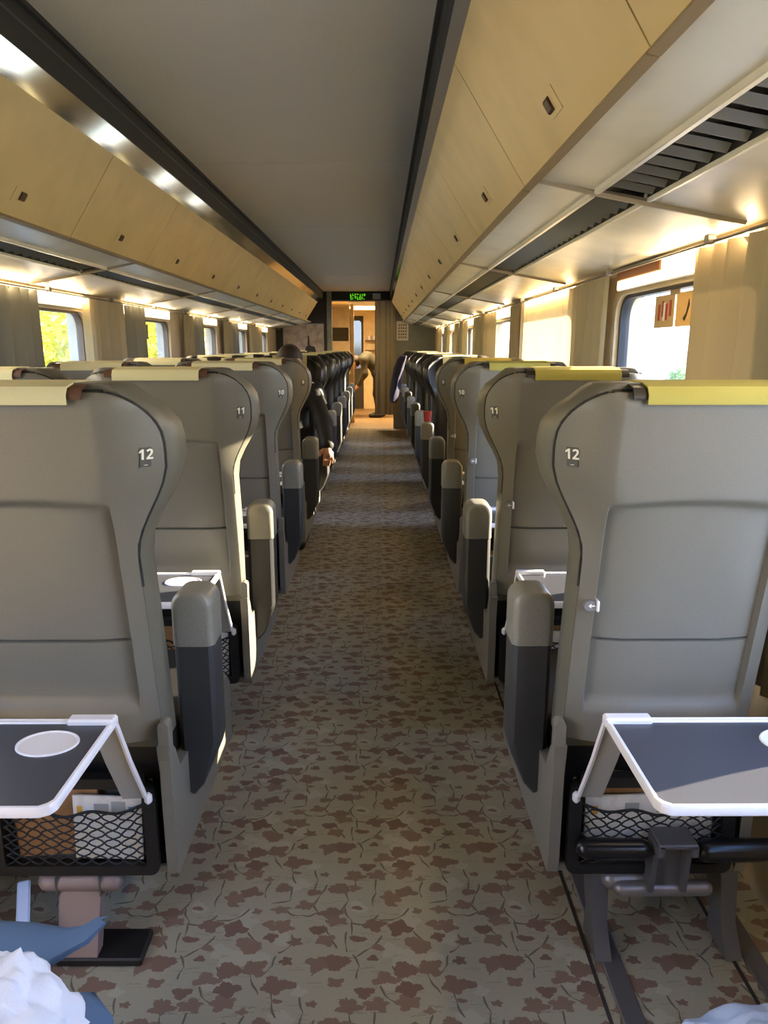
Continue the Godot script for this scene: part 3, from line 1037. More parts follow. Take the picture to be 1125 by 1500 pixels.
func arm_cap_mesh(x0: float, x1: float) -> ArrayMesh:
	begin()
	var rows := []
	var r := minf(0.034, (x1 - x0) * 0.42)
	for q in [[-0.124, 0.016], [-0.129, 0.006], [-0.138, 0.0], [-0.218, 0.0], [-0.230, 0.005], [-0.238, 0.015]]:
		var z: float = q[0]
		var s: float = q[1]
		var a := x0 - 0.0015 + s
		var b := x1 + 0.0015 - s
		var t := 0.832 - s
		var row := [Vector3(a, 0.702, z)]
		for k in 6:
			var an := PI - PI / 2 * k / 5.0
			row.append(Vector3(a + r + cos(an) * r, t - r + sin(an) * r, z))
		for k in 6:
			var an := PI / 2 - PI / 2 * k / 5.0
			row.append(Vector3(b - r + cos(an) * r, t - r + sin(an) * r, z))
		row.append(Vector3(b, 0.702, z))
		rows.append(row)
	loft(rows)
	return done(50)

func net_mesh() -> ArrayMesh:
	# knotted diamonds, sagging a little along the upper edge
	begin()
	var x0 := -0.158
	var x1 := 0.158
	var y0 := 0.232
	var nx := 9
	var ny := 6
	var pt := func(i: float, j: float) -> Vector3:
		var u := i / nx
		var sag := 0.012 * sin(PI * u) + 0.006 * sin(u * 17.0)
		var y: float = lerpf(y0, 0.378 - sag, j / ny)
		return Vector3(lerpf(x0, x1, u) + 0.003 * sin(j * 2.0 + i), y, 0.012 + 0.010 * sin(PI * u) * (j / ny))
	for i in range(-ny, nx + 1):
		for dirn in [1, -1]:
			var path := []
			for k in ny * 4 + 1:
				var j := k / 4.0
				var ii: float = (i + j) if dirn > 0 else (i + ny - j)
				if ii < 0.0 or ii > nx: continue
				# loops: bulge to rounded diamonds
				path.append(pt.call(ii + 0.10 * sin(j * TAU) * dirn, j))
			if path.size() > 1: tube(path, 0.0021, 4)
	var top := []
	for i in nx * 3 + 1: top.append(pt.call(i / 3.0, ny))
	tube(top, 0.0034, 5)
	return done(60)

func tray_meshes(a: float) -> Dictionary:
	# in local x before mirroring: +x is the aisle side; runs from -0.27 to +0.16
	var xa := 0.160
	var xb := -0.270
	var z0 := 0.130
	var z1 := 0.420
	var outl := func(d: float, y: float) -> Array:
		var out := []
		for p in [Vector2(xa - d, z0 + d), Vector2(xa - d, z1 - 0.022 - d * 0.4), Vector2(xa - 0.006 - d, z1 - 0.008 - d), Vector2(xa - 0.022 - d * 0.4, z1 - d), Vector2(xb + 0.022 + d * 0.4, z1 - d), Vector2(xb + 0.006 + d, z1 - 0.008 - d), Vector2(xb + d, z1 - 0.022 - d * 0.4), Vector2(xb + d, z0 + d)]:
			out.append(Vector3(p.x, y, p.y))
		return out
	var res := {}
	begin()
	# white frame: outer wall, rounded lip and an inner step
	loft([outl.call(0.004, 0.634), outl.call(0.0, 0.638), outl.call(0.0, 0.650), outl.call(0.0025, 0.6545), outl.call(0.0075, 0.6545), outl.call(0.010, 0.651), outl.call(0.010, 0.640)], false, false)
	loft([outl.call(0.004, 0.634), outl.call(0.010, 0.634)], false, false)
	res.frame = done(45)
	begin()
	loft([outl.call(0.0095, 0.636), outl.call(0.0095, 0.651)])
	res.surface = done(30)
	begin()
	bx(xa - 0.090, xa + 0.004, 0.640, 0.662, z0 - 0.012, z0 + 0.016, 0.004)
	bx(xb - 0.004, xb + 0.090, 0.640, 0.662, z0 - 0.012, z0 + 0.016, 0.004)
	bx(xb + 0.09, xa - 0.09, 0.646, 0.656, z0 - 0.004, z0 + 0.002, 0.002)
	res.hinge = done(30)
	for s in 2:
		var xc := xa if s == 0 else xb
		var dirn := -1.0 if s == 0 else 1.0
		begin()
		var top := Vector3(xc, 0.648, z0 - 0.004)
		var midp := Vector3(xc + 0.004 * -dirn, 0.53, z0 - 0.055)
		var bot := Vector3(xc + 0.012 * -dirn, 0.405, 0.018)
		var rows := []
		for p in [top, midp, bot]:
			rows.append([p, p + Vector3(dirn * 0.052, 0, 0.004), p + Vector3(dirn * 0.052, -0.004, -0.008), p + Vector3(0, -0.004, -0.012)])
		loft(rows)
		res["arm%d" % s] = done(30)
		begin()
		tube([top + Vector3(0, 0, 0.002), midp + Vector3(0, 0, 0.002), bot + Vector3(0, 0, 0.002)], 0.0055, 6)
		box(bot + Vector3(-dirn * 0.004, 0, 0), Vector3(0.016, 0.026, 0.022), 0.006)
		res["edge%d" % s] = done(50)
	return res

func cup_mesh() -> Dictionary:
	var res := {}
	begin()
	var rows := []
	for q in [[0.058, 0.651], [0.0575, 0.6535], [0.055, 0.6545], [0.0525, 0.6535], [0.0515, 0.6515]]:
		var row := []
		for i in 28: row.append(Vector3(cos(TAU * i / 28) * q[0], q[1], sin(TAU * i / 28) * q[0] * 0.80))
		rows.append(row)
	loft(rows, false, false)
	res.rim = done(60)
	begin()
	var r0 := []
	var r1 := []
	for i in 28:
		r0.append(Vector3(cos(TAU * i / 28) * 0.053, 0.6505, sin(TAU * i / 28) * 0.0425))
		r1.append(Vector3(cos(TAU * i / 28) * 0.053, 0.6518, sin(TAU * i / 28) * 0.0425))
	loft([r0, r1])
	res.disc = done(30)
	return res

func number_mesh(n: int) -> TextMesh:
	var key := "num%d" % n
	if not cache.has(key):
		var t := TextMesh.new()
		var f := SystemFont.new()
		f.font_names = PackedStringArray(["Droid Sans"])
		f.font_weight = 800
		t.font = f
		t.text = str(n)
		t.font_size = 32
		t.pixel_size = 0.00088
		t.depth = 0.0012
		cache[key] = t
	return cache[key]

func seat_parts(s: float) -> Dictionary:
	# meshes of a seat whose aisle lies towards local x * s
	var key := "seat%d" % int(s)
	if cache.has(key): return cache[key]
	mir = 1.0
	var d := {}
	d.shell = shell_mesh()
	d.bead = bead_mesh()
	d.backrest = backrest_mesh()
	d.pad = arch(0.315, 0.001, 1.288, 1.16)
	d.cover = arch(0.265, 0.006, 1.279, 1.12)
	mir = s
	begin(); box(Vector3(0, 0.455, -0.34), Vector3(0.40, 0.11, 0.50), 0.03)
	d.cushion = done(50)
	d.panel_a = side_panel_mesh(0.203, 0.228)
	d.panel_b = side_panel_mesh(-0.228, -0.203)
	begin()
	bx(-0.205, 0.205, 0.20, 0.222, -0.60, 0.0, 0.004)
	d.pan = done(30)
	begin()
	bx(-0.205, 0.205, 0.222, 0.53, -0.07, -0.05, 0.002)
	bx(-0.205, 0.205, 0.395, 0.42, -0.60, -0.06, 0.004)
	d.inner = done(30)
	d.arm_a = armrest_mesh(0.209, 0.302)
	d.cap_a = arm_cap_mesh(0.209, 0.302)
	d.arm_b = armrest_mesh(-0.252, -0.212)
	d.cap_b = arm_cap_mesh(-0.252, -0.212)
	begin()
	# post that carries the aisle armrest, with a slot beside it
	prism(rounded_rect(0.206, 0.229, 0.40, 0.585, 0.011), "z", -0.014, 0.017)
	d.post = done(30)
	begin()
	ring_prism(rounded_rect(-0.188, 0.188, 0.206, 0.425, 0.022), rounded_rect(-0.160, 0.160, 0.230, 0.45, 0.008), "z", -0.012, 0.016)
	d.pocket = done(30)
	begin()
	bx(-0.17, 0.17, 0.222, 0.42, -0.035, -0.03, 0.0)
	d.pocket_back = done(30)
	d.net = net_mesh()
	d.tray = tray_meshes(0.0)
	mir = 1.0
	d.cup = cup_mesh()
	# pedestal for a paired seat: beam, leg and foot; for a single seat two legs
	begin(); capsule(Vector3(-0.075, 0.178, -0.005), Vector3(0.075, 0.178, -0.005), 0.024, 14)
	d.beam = done(50)
	begin()
	bx(-0.052, -0.047, 0.153, 0.2035, -0.030, 0.020, 0.001)
	bx(0.047, 0.052, 0.153, 0.2035, -0.030, 0.020, 0.001)
	d.beam_rings = done(30)
	begin()
	loft([[Vector3(-0.048, 0.17, -0.03), Vector3(0.048, 0.17, -0.03), Vector3(0.048, 0.17, 0.008), Vector3(-0.048, 0.17, 0.008)], [Vector3(-0.044, 0.02, 0.02), Vector3(0.044, 0.02, 0.02), Vector3(0.044, 0.02, 0.055), Vector3(-0.044, 0.02, 0.055)]])
	d.leg = done(30)
	begin(); bx(-0.05, 0.145, 0.0005, 0.022, -0.035, 0.06, 0.004)
	d.foot = done(30)
	begin(); bx(-0.03, 0.03, 0.0005, 0.2, -0.5, -0.44, 0.004)
	d.front_leg = done(30)
	for q in 2:
		var x := 0.10 if q == 0 else -0.20
		mir = s
		begin()
		loft([[Vector3(x - 0.020, 0.20, -0.10), Vector3(x + 0.020, 0.20, -0.10), Vector3(x + 0.020, 0.20, -0.01), Vector3(x - 0.020, 0.20, -0.01)], [Vector3(x - 0.017, 0.07, -0.05), Vector3(x + 0.017, 0.07, -0.05), Vector3(x + 0.017, 0.07, 0.01), Vector3(x - 0.017, 0.07, 0.01)], [Vector3(x - 0.019, 0.006, -0.05), Vector3(x + 0.019, 0.006, -0.05), Vector3(x + 0.019, 0.006, 0.055), Vector3(x - 0.019, 0.006, 0.055)]])
		d["single_leg%d" % q] = done(30)
		mir = 1.0
	begin(); bx(-0.0115, 0.0115, -0.019, 0.019, 0.0, 0.0018, 0.0006)
	d.plate = done(30)
	begin(); bx(-0.004, 0.004, -0.0155, -0.0145, 0.0018, 0.0022, 0.0)
	d.plate_line = done(30)
	begin(); prism(rounded_rect(-0.016, 0.010, -0.011, 0.011, 0.0105), "z", -0.008, 0.007)
	d.latch = done(30)
	begin(); bx(0.008, 0.014, -0.012, 0.012, -0.008, 0.012, 0.002)
	d.latch_tab = done(30)
	begin(); prism([Vector2(-0.008, 0.0), Vector2(-0.002, 0.005), Vector2(-0.002, 0.001), Vector2(0.006, 0.001), Vector2(0.006, -0.001), Vector2(-0.002, -0.001), Vector2(-0.002, -0.005)], "z", 0.007, 0.0078)
	d.latch_arrow = done(10)
	cache[key] = d
	return d

# opts: number (0 for none), tray, pedestal ("pair" or "single"), cover material, pad material, footrest
func make_seat(at: Vector3, turn: float, s: float, o: Dictionary) -> Node3D:
	var d := seat_parts(s)
	var root := thing("train_seat", o.label, "seat", at, turn, o.group)
	put(d.shell, "back_shell", M.shell, root)
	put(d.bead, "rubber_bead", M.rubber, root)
	put(d.backrest, "backrest", o.back, root)
	put(d.pad, "headrest_pad", o.pad, root)
	put(d.cover, "headrest_cover", o.cover, root)
	put(d.cushion, "seat_cushion", M.cushion, root)
	put(d.panel_a, "side_panel", M.shell, root)
	put(d.panel_b, "side_panel", M.shell, root)
	put(d.pan, "seat_pan", M.shell, root)
	put(d.inner, "inner_frame", M.black, root)
	var a := put(d.arm_a, "armrest", M.arm, root)
	put(d.cap_a, "arm_cap", M.arm_cap, a)
	a = put(d.arm_b, "armrest", M.arm, root)
	put(d.cap_b, "arm_cap", M.arm_cap, a)
	put(d.post, "pivot_post", M.shell, root)
	if o.pedestal == "pair":
		var b := put(d.beam, "pedestal_beam", M.mauve, root)
		put(d.beam_rings, "collar", M.plate, b)
		put(d.leg, "leg", M.mauve, root)
		put(d.front_leg, "leg", M.mauve, root)
		put(d.foot, "foot", M.black, root)
	else:
		put(d.beam, "pedestal_beam", M.metal, root)
		put(d.single_leg0, "leg", M.bracket, root)
		put(d.single_leg1, "leg", M.bracket, root)
		put(d.front_leg, "leg", M.metal, root)
	if o.get("rear", true):
		put(d.pocket, "pocket_frame", M.black, root)
		put(d.pocket_back, "pocket_back", M.shell, root)
		put(d.net, "pocket_net", M.rope, root)
		var t := put(d.tray.surface, "tray_table", M.tray, root)
		put(d.tray.frame, "tray_frame", M.white, t)
		put(d.tray.hinge, "tray_hinge", M.white, t)
		for k in 2:
			put(d.tray["arm%d" % k], "tray_arm", M.tray_arm, t)
			put(d.tray["edge%d" % k], "tray_arm_edge", M.white, t)
		var cx := 0.064 if s > 0 else 0.167
		var cz := 0.130 + 0.085
		put(d.cup.rim, "cup_rim", M.white, t, Transform3D(Basis.IDENTITY, Vector3(cx, 0, cz)))
		put(d.cup.disc, "cup_recess", M.white, t, Transform3D(Basis.IDENTITY, Vector3(cx, 0, cz)))
		if o.number > 0:
			# plate on the flared edge, turned with the surface
			var u := 0.243 * s
			var h := 1.175
			var p := Vector3(u, h, shell_z(u, h))
			var du := Vector3(0.004, 0, shell_z(u + 0.002, h) - shell_z(u - 0.002, h)).normalized()
			var dh := Vector3(0, 0.004, shell_z(u, h + 0.002) - shell_z(u, h - 0.002)).normalized()
			var nz := du.cross(dh).normalized()
			var bs := Basis(nz.cross(-du).normalized().cross(nz) * 1.0, dh, nz).orthonormalized()
			if bs.x.x < 0: bs = Basis(-bs.x, bs.y, bs.z)
			var pl := put(d.plate, "number_plate", M.plate, root, Transform3D(bs, p + nz * 0.0004))
			put(number_mesh(o.number), "number", M.digit, pl, Transform3D(Basis.IDENTITY, Vector3(0, 0.006, 0.0022)))
			put(d.plate_line, "small_print", M.digit, pl)
			var lz := shell_z(-0.172, 0.864)
			var la := put(d.latch, "tray_latch", M.metal, root, Transform3D(Basis.IDENTITY, Vector3(-0.178, 0.864, lz)))
			put(d.latch_tab, "latch_tab", M.white, la)
			put(d.latch_arrow, "latch_arrow", M.digit, la)
	return root

func build_seats() -> void:
	var xr := 0.61 + CX
	var xl := -0.69 + CX
	var xw := xl - 0.570
	for k in 4:
		var z := -(ROW12 + PITCH * k)
		var n := 12 - k
		var nw: String = ["twelve", "eleven", "ten", "nine"][k]
		var last := " nearest the facing seats" if k == 3 else ""
		var sr := make_seat(Vector3(xr, 0, z), 0, -1.0, {"label": "single grey shell seat, plate numbered %s (%d), headrest cover coloured by yellow light, open tray" % [nw, n], "group": "grey backed single seats", "number": n, "pedestal": "single", "cover": M.cover_yellow_lit, "back": M.band, "pad": M.leather})
		if k == 0: seat12 = sr
		make_seat(Vector3(xl, 0, z), 0, 1.0, {"label": "grey shell aisle seat of a pair, plate numbered %s (%d), headrest cover coloured by paler light" % [nw, n], "group": "grey backed paired seats", "number": n, "pedestal": "pair", "cover": M.cover_pale_lit, "back": M.band, "pad": M.leather_brown})
		make_seat(Vector3(xw, 0, z), 0, 1.0, {"label": "grey shell window seat beside the aisle seat numbered %s" % nw, "group": "grey backed paired seats", "number": 0, "pedestal": "pair", "cover": M.cover_pale_lit, "back": M.band, "pad": M.leather_brown})
	var words := ["first", "second", "third", "fourth", "fifth", "sixth", "seventh"]
	for k in 7:
		var z := -(5.75 + PITCH * k - 0.0)
		make_seat(Vector3(xr, 0, z), PI, 1.0, {"label": "single black leather seat facing the grey backs, %s from the table gap" % words[k], "group": "black seats facing back", "number": 0, "rear": k == 6, "pedestal": "single", "cover": M.cover_pale_lit, "back": M.leather, "pad": M.leather})
		make_seat(Vector3(xl, 0, z), PI, -1.0, {"label": "black leather aisle seat of a facing pair, %s from the table gap" % words[k], "group": "black seats facing back", "number": 0, "rear": k == 6, "pedestal": "pair", "cover": M.cover_pale_lit, "back": M.leather, "pad": M.leather})
		make_seat(Vector3(xw, 0, z), PI, -1.0, {"label": "black leather window seat of a facing pair, %s from the table gap" % words[k], "group": "black seats facing back", "number": 0, "rear": k == 6, "pedestal": "pair", "cover": M.cover_pale_lit, "back": M.leather, "pad": M.leather})

# =============================================================== curtains
# hangs in the plane x = 0, runs along z; top is spread over top_w, the foot over foot_w
func curtain_mesh(top_w: float, foot_w: float, height: float, amp: float, folds: int, skew: float) -> ArrayMesh:
	begin()
	var rows := []
	var nz := folds * 8
	for j in 15:
		var t := j / 14.0
		var w := lerpf(foot_w, top_w, pow(t, 1.6))
		var row := []
		for i in nz + 1:
			var s := float(i) / nz
			var ph := s * folds * TAU + sin(s * 9.0) * 1.3 + (1.0 - t) * sin(s * 5.0) * 0.7
			var a := amp * (0.65 + 0.35 * sin(s * 23.0 + 1.0)) * (1.0 - 0.55 * t)
			var z := (s - 0.5) * w + (1.0 - t) * skew + 0.35 * a * sin(ph * 2.0 + 0.4)
			row.append(Vector3(sin(ph) * a, t * height, z))
		rows.append(row)
	sheet(rows, Vector3(1, 0, 0))
	return done(70)

func build_curtains() -> void:
	var top := 1.654
	var h := 1.08
	# [from F, to F, folds, grey cloth, skew, how it hangs]
	var right := [[1.36, 2.26, 10, 0, -0.03, "wide gathered curtain beside the window with placards"], [3.10, 4.97, 19, 2, 0.0, "thin curtain drawn across the window behind the numbered single seats"],
		[5.05, 5.40, 4, 0, 0.0, ""], [6.05, 6.95, 8, 0, 0.0, ""], [7.02, 7.50, 5, 0, 0.0, ""], [8.0, 8.80, 7, 0, 0.0, ""], [8.9, 9.45, 5, 0, 0.0, ""], [10.0, 10.9, 8, 0, 0.0, ""], [11.3, 12.5, 8, 0, 0.0, ""], [-0.6, 0.25, 7, 0, 0.0, "gathered curtain on the pier beside the single seat in the last row"]]
	var left := [[2.55, 3.03, 5, 0, 0.0, "warm beige curtain gathered beside the grey one"], [3.06, 3.82, 8, 1, 0.0, "grey gathered curtain between the two sunlit window openings"], [4.38, 5.07, 8, 2, 0.0, "beige curtain glowing beside the yellow window view"], [5.10, 5.52, 4, 1, 0.0, ""],
		[6.62, 6.92, 3, 0, 0.0, ""], [6.95, 7.32, 4, 1, 0.0, ""], [8.30, 8.73, 4, 0, 0.0, ""], [8.75, 9.10, 4, 1, 0.0, ""], [9.9, 10.9, 7, 0, 0.0, ""], [0.9, 1.45, 6, 0, 0.0, "beige curtain gathered beside the seat pair numbered 12"]]
	for side in 2:
		var sgn := 1.0 if side == 0 else -1.0
		for c in (right if side == 0 else left):
			var m := curtain_mesh(c[1] - c[0], (c[1] - c[0]) * 0.96, h, 0.036, c[2], c[4])
			var label: String = c[5]
			if label == "":
				label = ("beige pleated curtain between windows behind the facing single seats" if side == 0 else ("grey pleated curtain between windows behind the facing pairs" if c[3] == 1 else "beige pleated curtain between windows behind the facing pairs"))
			one(m, "window_curtain", [M.curtain, M.curtain_grey, M.sheer][c[3]], label, "curtain", "window curtains", Transform3D(Basis.IDENTITY, Vector3(sgn * 1.312, top - h, -(c[0] + c[1]) / 2)))
		var r := trim("slim curtain rail along the windows")
		begin(); tube([Vector3(sgn * 1.29, top + 0.003, -ENDF), Vector3(sgn * 1.29, top + 0.003, -BACKF)], 0.0045, 6)
		part("rail", M.metal, r)
		for k in 14:
			begin(); bx(sgn * 1.282 - 0.012, sgn * 1.282 + 0.012, top - 0.004, top + 0.022, -(0.3 + 0.9 * k) - 0.012, -(0.3 + 0.9 * k) + 0.012, 0.003)
			part("bracket", M.metal, r)

# =============================================================== small things
func build_small() -> void:
	# placards on the pane of the second window
	var p := thing("window_placard", "tan placard with red picture and black arrow on the window", "placard", Vector3(WX + 0.024, 1.50, -2.56))
	begin(); bx(-0.004, 0.0, -0.055, 0.055, -0.185, -0.008, 0.001)
	part("plate", mat(Color(0.72, 0.60, 0.42), 0.5), p)
	begin(); bx(-0.004, 0.0, -0.055, 0.055, 0.008, 0.175, 0.001)
	part("plate", mat(Color(0.86, 0.68, 0.40), 0.5), p)
	begin(); bx(-0.005, 0.0, 0.050, 0.078, -0.05, 0.03, 0.001)
	part("hanger", mat(Color(0.66, 0.55, 0.40), 0.5), p)
	begin()
	for k in 4: bx(-0.0055, -0.003, -0.030 + (k % 2) * 0.012, 0.025 + (k % 2) * 0.01, -0.150 + k * 0.034, -0.132 + k * 0.034, 0.001)
	part("red_print", mat(Color(0.62, 0.16, 0.12), 0.5), p)
	begin(); bx(-0.0055, -0.003, -0.032, 0.030, -0.105, -0.085, 0.001)
	part("white_print", M.white, p)
	begin()
	prism([Vector2(0.075, -0.03), Vector2(0.10, -0.012), Vector2(0.115, 0.03), Vector2(0.122, 0.012), Vector2(0.105, -0.02), Vector2(0.09, -0.038)], "x", -0.0055, -0.003)
	part("arrow_print", M.black, p, 10)
	one(_boxmesh(Vector3(0.006, 0.11, 0.15), 0.002), "window_placard", M.plate, "dark placard on the window by the paired seats", "placard", "", Transform3D(Basis.IDENTITY, Vector3(-WX - 0.022, 1.49, -5.75)))
	# what the pockets hold
	var xr := 0.61 + CX
	var xl := -0.69 + CX
	for k in 3:
		var z := -(ROW12 + PITCH * k)
		var nw: String = ["twelve", "eleven", "ten"][k]
		leaflet(Vector3(xr + 0.0, 0.231, z - 0.006), Vector3(0.29, 0.165, 0.006), M.paper, "white printed leaflet in the net pocket of the single seat numbered %s" % nw, 0.02, k == 0)
		leaflet(Vector3(xr - 0.06, 0.233, z - 0.021), Vector3(0.16, 0.21, 0.006), M.kraft, "brown booklet behind the leaflet of the single seat numbered %s" % nw, -0.05, false)
		leaflet(Vector3(xl + 0.07, 0.231, z - 0.006), Vector3(0.155, 0.165, 0.006), M.paper, "white printed leaflet in the net pocket of the paired seat numbered %s" % nw, -0.03, k == 0)
		leaflet(Vector3(xl - 0.04, 0.233, z - 0.021), Vector3(0.20, 0.20, 0.010), M.kraft, "brown paper envelope in the net pocket of the paired seat numbered %s" % nw, 0.06, false)
	# footrest folded up behind the single seat 12
	var fr: MeshInstance3D
	begin()
	prism([Vector2(0.085, 0.325), Vector2(0.085, 0.300), Vector2(0.055, 0.285), Vector2(0.045, 0.18), Vector2(0.008, 0.18), Vector2(0.017, 0.325)], "x", -0.008, 0.004)
	prism([Vector2(0.085, 0.325), Vector2(0.085, 0.300), Vector2(0.055, 0.285), Vector2(0.045, 0.18), Vector2(0.008, 0.18), Vector2(0.017, 0.325)], "x", 0.066, 0.078)
	bx(-0.008, 0.078, 0.318, 0.330, 0.017, 0.085, 0.003)
	bx(-0.004, 0.074, 0.19, 0.32, 0.017, 0.03, 0.002)
	fr = part("footrest", M.bracket, seat12, 30)
	fr.set_meta("label", "folded footrest bracket with black padded bars")
	begin(); capsule(Vector3(-0.155, 0.295, 0.045), Vector3(-0.035, 0.295, 0.050), 0.023, 14); part("padded_bar", M.bar, fr, 60)
	begin(); capsule(Vector3(0.105, 0.300, 0.060), Vector3(0.25, 0.300, 0.060), 0.025, 14); part("padded_bar", M.bar, fr, 60)
	begin(); capsule(Vector3(-0.06, 0.172, 0.02), Vector3(0.13, 0.172, 0.02), 0.018, 12); part("hinge_tube", M.metal, fr, 60)
	# floor rails under the single seats
	for x in [0.53 + CX, 0.86 + CX]:
		var t := trim("dark seat rail let into the carpet")
		begin(); bx(x - 0.024, x + 0.024, -0.002, 0.006, -12.3, 0.6, 0.003); part("rail", M.bracket, t)
		begin(); bx(x - 0.052, x - 0.044, -0.002, 0.002, -12.3, 0.6, 0.0); part("slot_shade", M.rubber, t)  # slot beside the rail, its shade painted as a flat dark strip
	# clothes in the corner by the camera, on a travel bag
	var F0 := 0.93
	var bag := thing("travel_bag", "blue grey travel bag under the white jacket", "bag", Vector3(-0.60 + CX, 0, -F0))
	begin(); box(Vector3(0, 0.165, 0.02), Vector3(0.30, 0.33, 0.34), 0.05); part("body", M.denim, bag, 60)
	one(heap_mesh(0.17, 0.17, 0.15, 3), "white_jacket", M.white_cloth, "white crumpled jacket lying on the travel bag", "jacket", "", Transform3D(Basis.IDENTITY, Vector3(-0.615 + CX, 0.331, -F0 + 0.05)))
	begin()
	var rows := []
	for q in [[-0.20, 0.355, -0.16, 0.05], [-0.10, 0.365, -0.165, 0.055], [0.0, 0.360, -0.17, 0.05], [0.06, 0.352, -0.18, 0.038], [0.10, 0.357, -0.20, 0.024], [0.125, 0.368, -0.225, 0.008]]:
		var row := []
		for i in 12:
			var a := TAU * i / 12
			row.append(Vector3(q[0] + 0.01 * sin(a * 3.0), q[1] + sin(a) * q[3] * 0.6, q[2] + cos(a) * q[3]))
		rows.append(row)
	loft(rows)
	one(done(60), "blue_scarf", M.denim, "blue grey cloth with a pointed end beside the white jacket", "cloth", "", Transform3D(Basis.IDENTITY, Vector3(-0.625 + CX, 0.010, -F0 + 0.02)))
	# pale bar beside the pair's pedestal
	begin(); box(Vector3.ZERO, Vector3(0.028, 0.012, 0.16), 0.004)
	one(done(40), "aluminium_bar", M.pale_blue, "pale aluminium bar leaning below the paired seat numbered 12", "bar", "", Transform3D(Basis.from_euler(Vector3(0.55, 0.35, 0)), Vector3(-0.80 + CX, 0.135, -1.42)))
	# pale bag at the foot of the picture, single seat side
	one(heap_mesh(0.24, 0.14, 0.12, 8), "pale_bag", M.pale_blue, "pale blue cloth bag on the carpet beside the seat rail", "bag", "", Transform3D(Basis.IDENTITY, Vector3(0.76 + CX, 0.0, -1.12)))
	# red cup between the grey and the facing single seats
	begin()
	var rr := []
	for q in [[0.0, 0.024], [0.004, 0.027], [0.075, 0.033], [0.077, 0.030], [0.02, 0.024]]:
		rr.append(_ring(Vector3(0, q[0], 0), Vector3.RIGHT, Vector3.FORWARD, q[1], 14))
	loft(rr)
	one(done(50), "red_cup", mat(Color(0.66, 0.24, 0.18), 0.6), "small red cup on an armrest between the single seats", "cup", "", Transform3D(Basis.IDENTITY, Vector3(0.355 + CX, 0.8325, -5.568)))
	# coat hung over the aisle side of a facing single seat
	begin()
	var cr := []
	for q in [[1.27, 0.29, 0.045], [1.22, 0.265, 0.06], [1.12, 0.235, 0.065], [1.0, 0.21, 0.062], [0.88, 0.19, 0.06], [0.78, 0.175, 0.055], [0.71, 0.17, 0.045], [0.69, 0.17, 0.02]]:
		var row := []
		for i in 14:
			var a := TAU * i / 14
			var rad: float = q[2] * (1.0 + 0.13 * sin(a * 4.0 + q[0] * 9.0))
			row.append(Vector3(q[1] + cos(a) * rad, q[0], sin(a) * rad * 1.6))
		cr.append(row)
	loft(cr)
	one(done(60), "hung_coat", M.navy, "dark purple coat hung at the aisle side of a facing single seat", "coat", "", Transform3D(Basis.IDENTITY, Vector3(CX, 0, -9.42)))

func leaflet(at: Vector3, s: Vector3, m: Material, label: String, tilt: float, printed: bool) -> void:
	var t := thing("leaflet", label, "leaflet", at, 0.0, "leaflets in the net pockets")
	xf = Transform3D(Basis(Vector3(0, 0, 1), tilt), Vector3.ZERO)
	begin(); bx(-s.x / 2, s.x / 2, 0.004, s.y, -s.z / 2, s.z / 2, 0.001)
	part("pages", m, t)
	if printed:
		var cols := [Color(0.85, 0.65, 0.2), Color(0.62, 0.62, 0.60), Color(0.66, 0.66, 0.64), Color(0.3, 0.5, 0.7)]
		for k in 4:
			begin(); bx(-s.x * 0.44 + k * s.x * 0.25, -s.x * 0.44 + k * s.x * 0.25 + 0.012 + 0.02 * float(k == 1 or k == 2), s.y * (0.72 + 0.04 * (k % 2)), s.y * (0.84 + 0.04 * (k % 3)), s.z / 2, s.z / 2 + 0.0006, 0.0)
			part("print", mat(cols[k], 0.7), t)
	xf = Transform3D.IDENTITY

func heap_mesh(rx: float, ry: float, rz: float, seed_: int) -> ArrayMesh:
	begin()
	var n := FastNoiseLite.new()
	n.seed = seed_
	n.frequency = 1.1
	var rows := []
	for j in 25:
		var t := j / 24.0
		var el := t * PI / 2
		var row := []
		for i in 72:
			var a := TAU * i / 72
			var d := Vector3(cos(a) * cos(el), sin(el), sin(a) * cos(el))
			var k := 1.0 + 0.22 * n.get_noise_3dv(d * 0.9) + 0.035 * sin(d.x * 19.0 + 4.0 * n.get_noise_3dv(d * 1.3)) + 0.02 * sin(d.z * 31.0 + d.y * 9.0 + 6.0 * n.get_noise_3dv(d))
			var p := Vector3(d.x * rx, d.y * ry, d.z * rz) * k
			row.append(Vector3(p.x, maxf(p.y, 0.0) if j > 0 else 0.0, p.z))
		rows.append(row)
	loft(rows)
	return done(70)

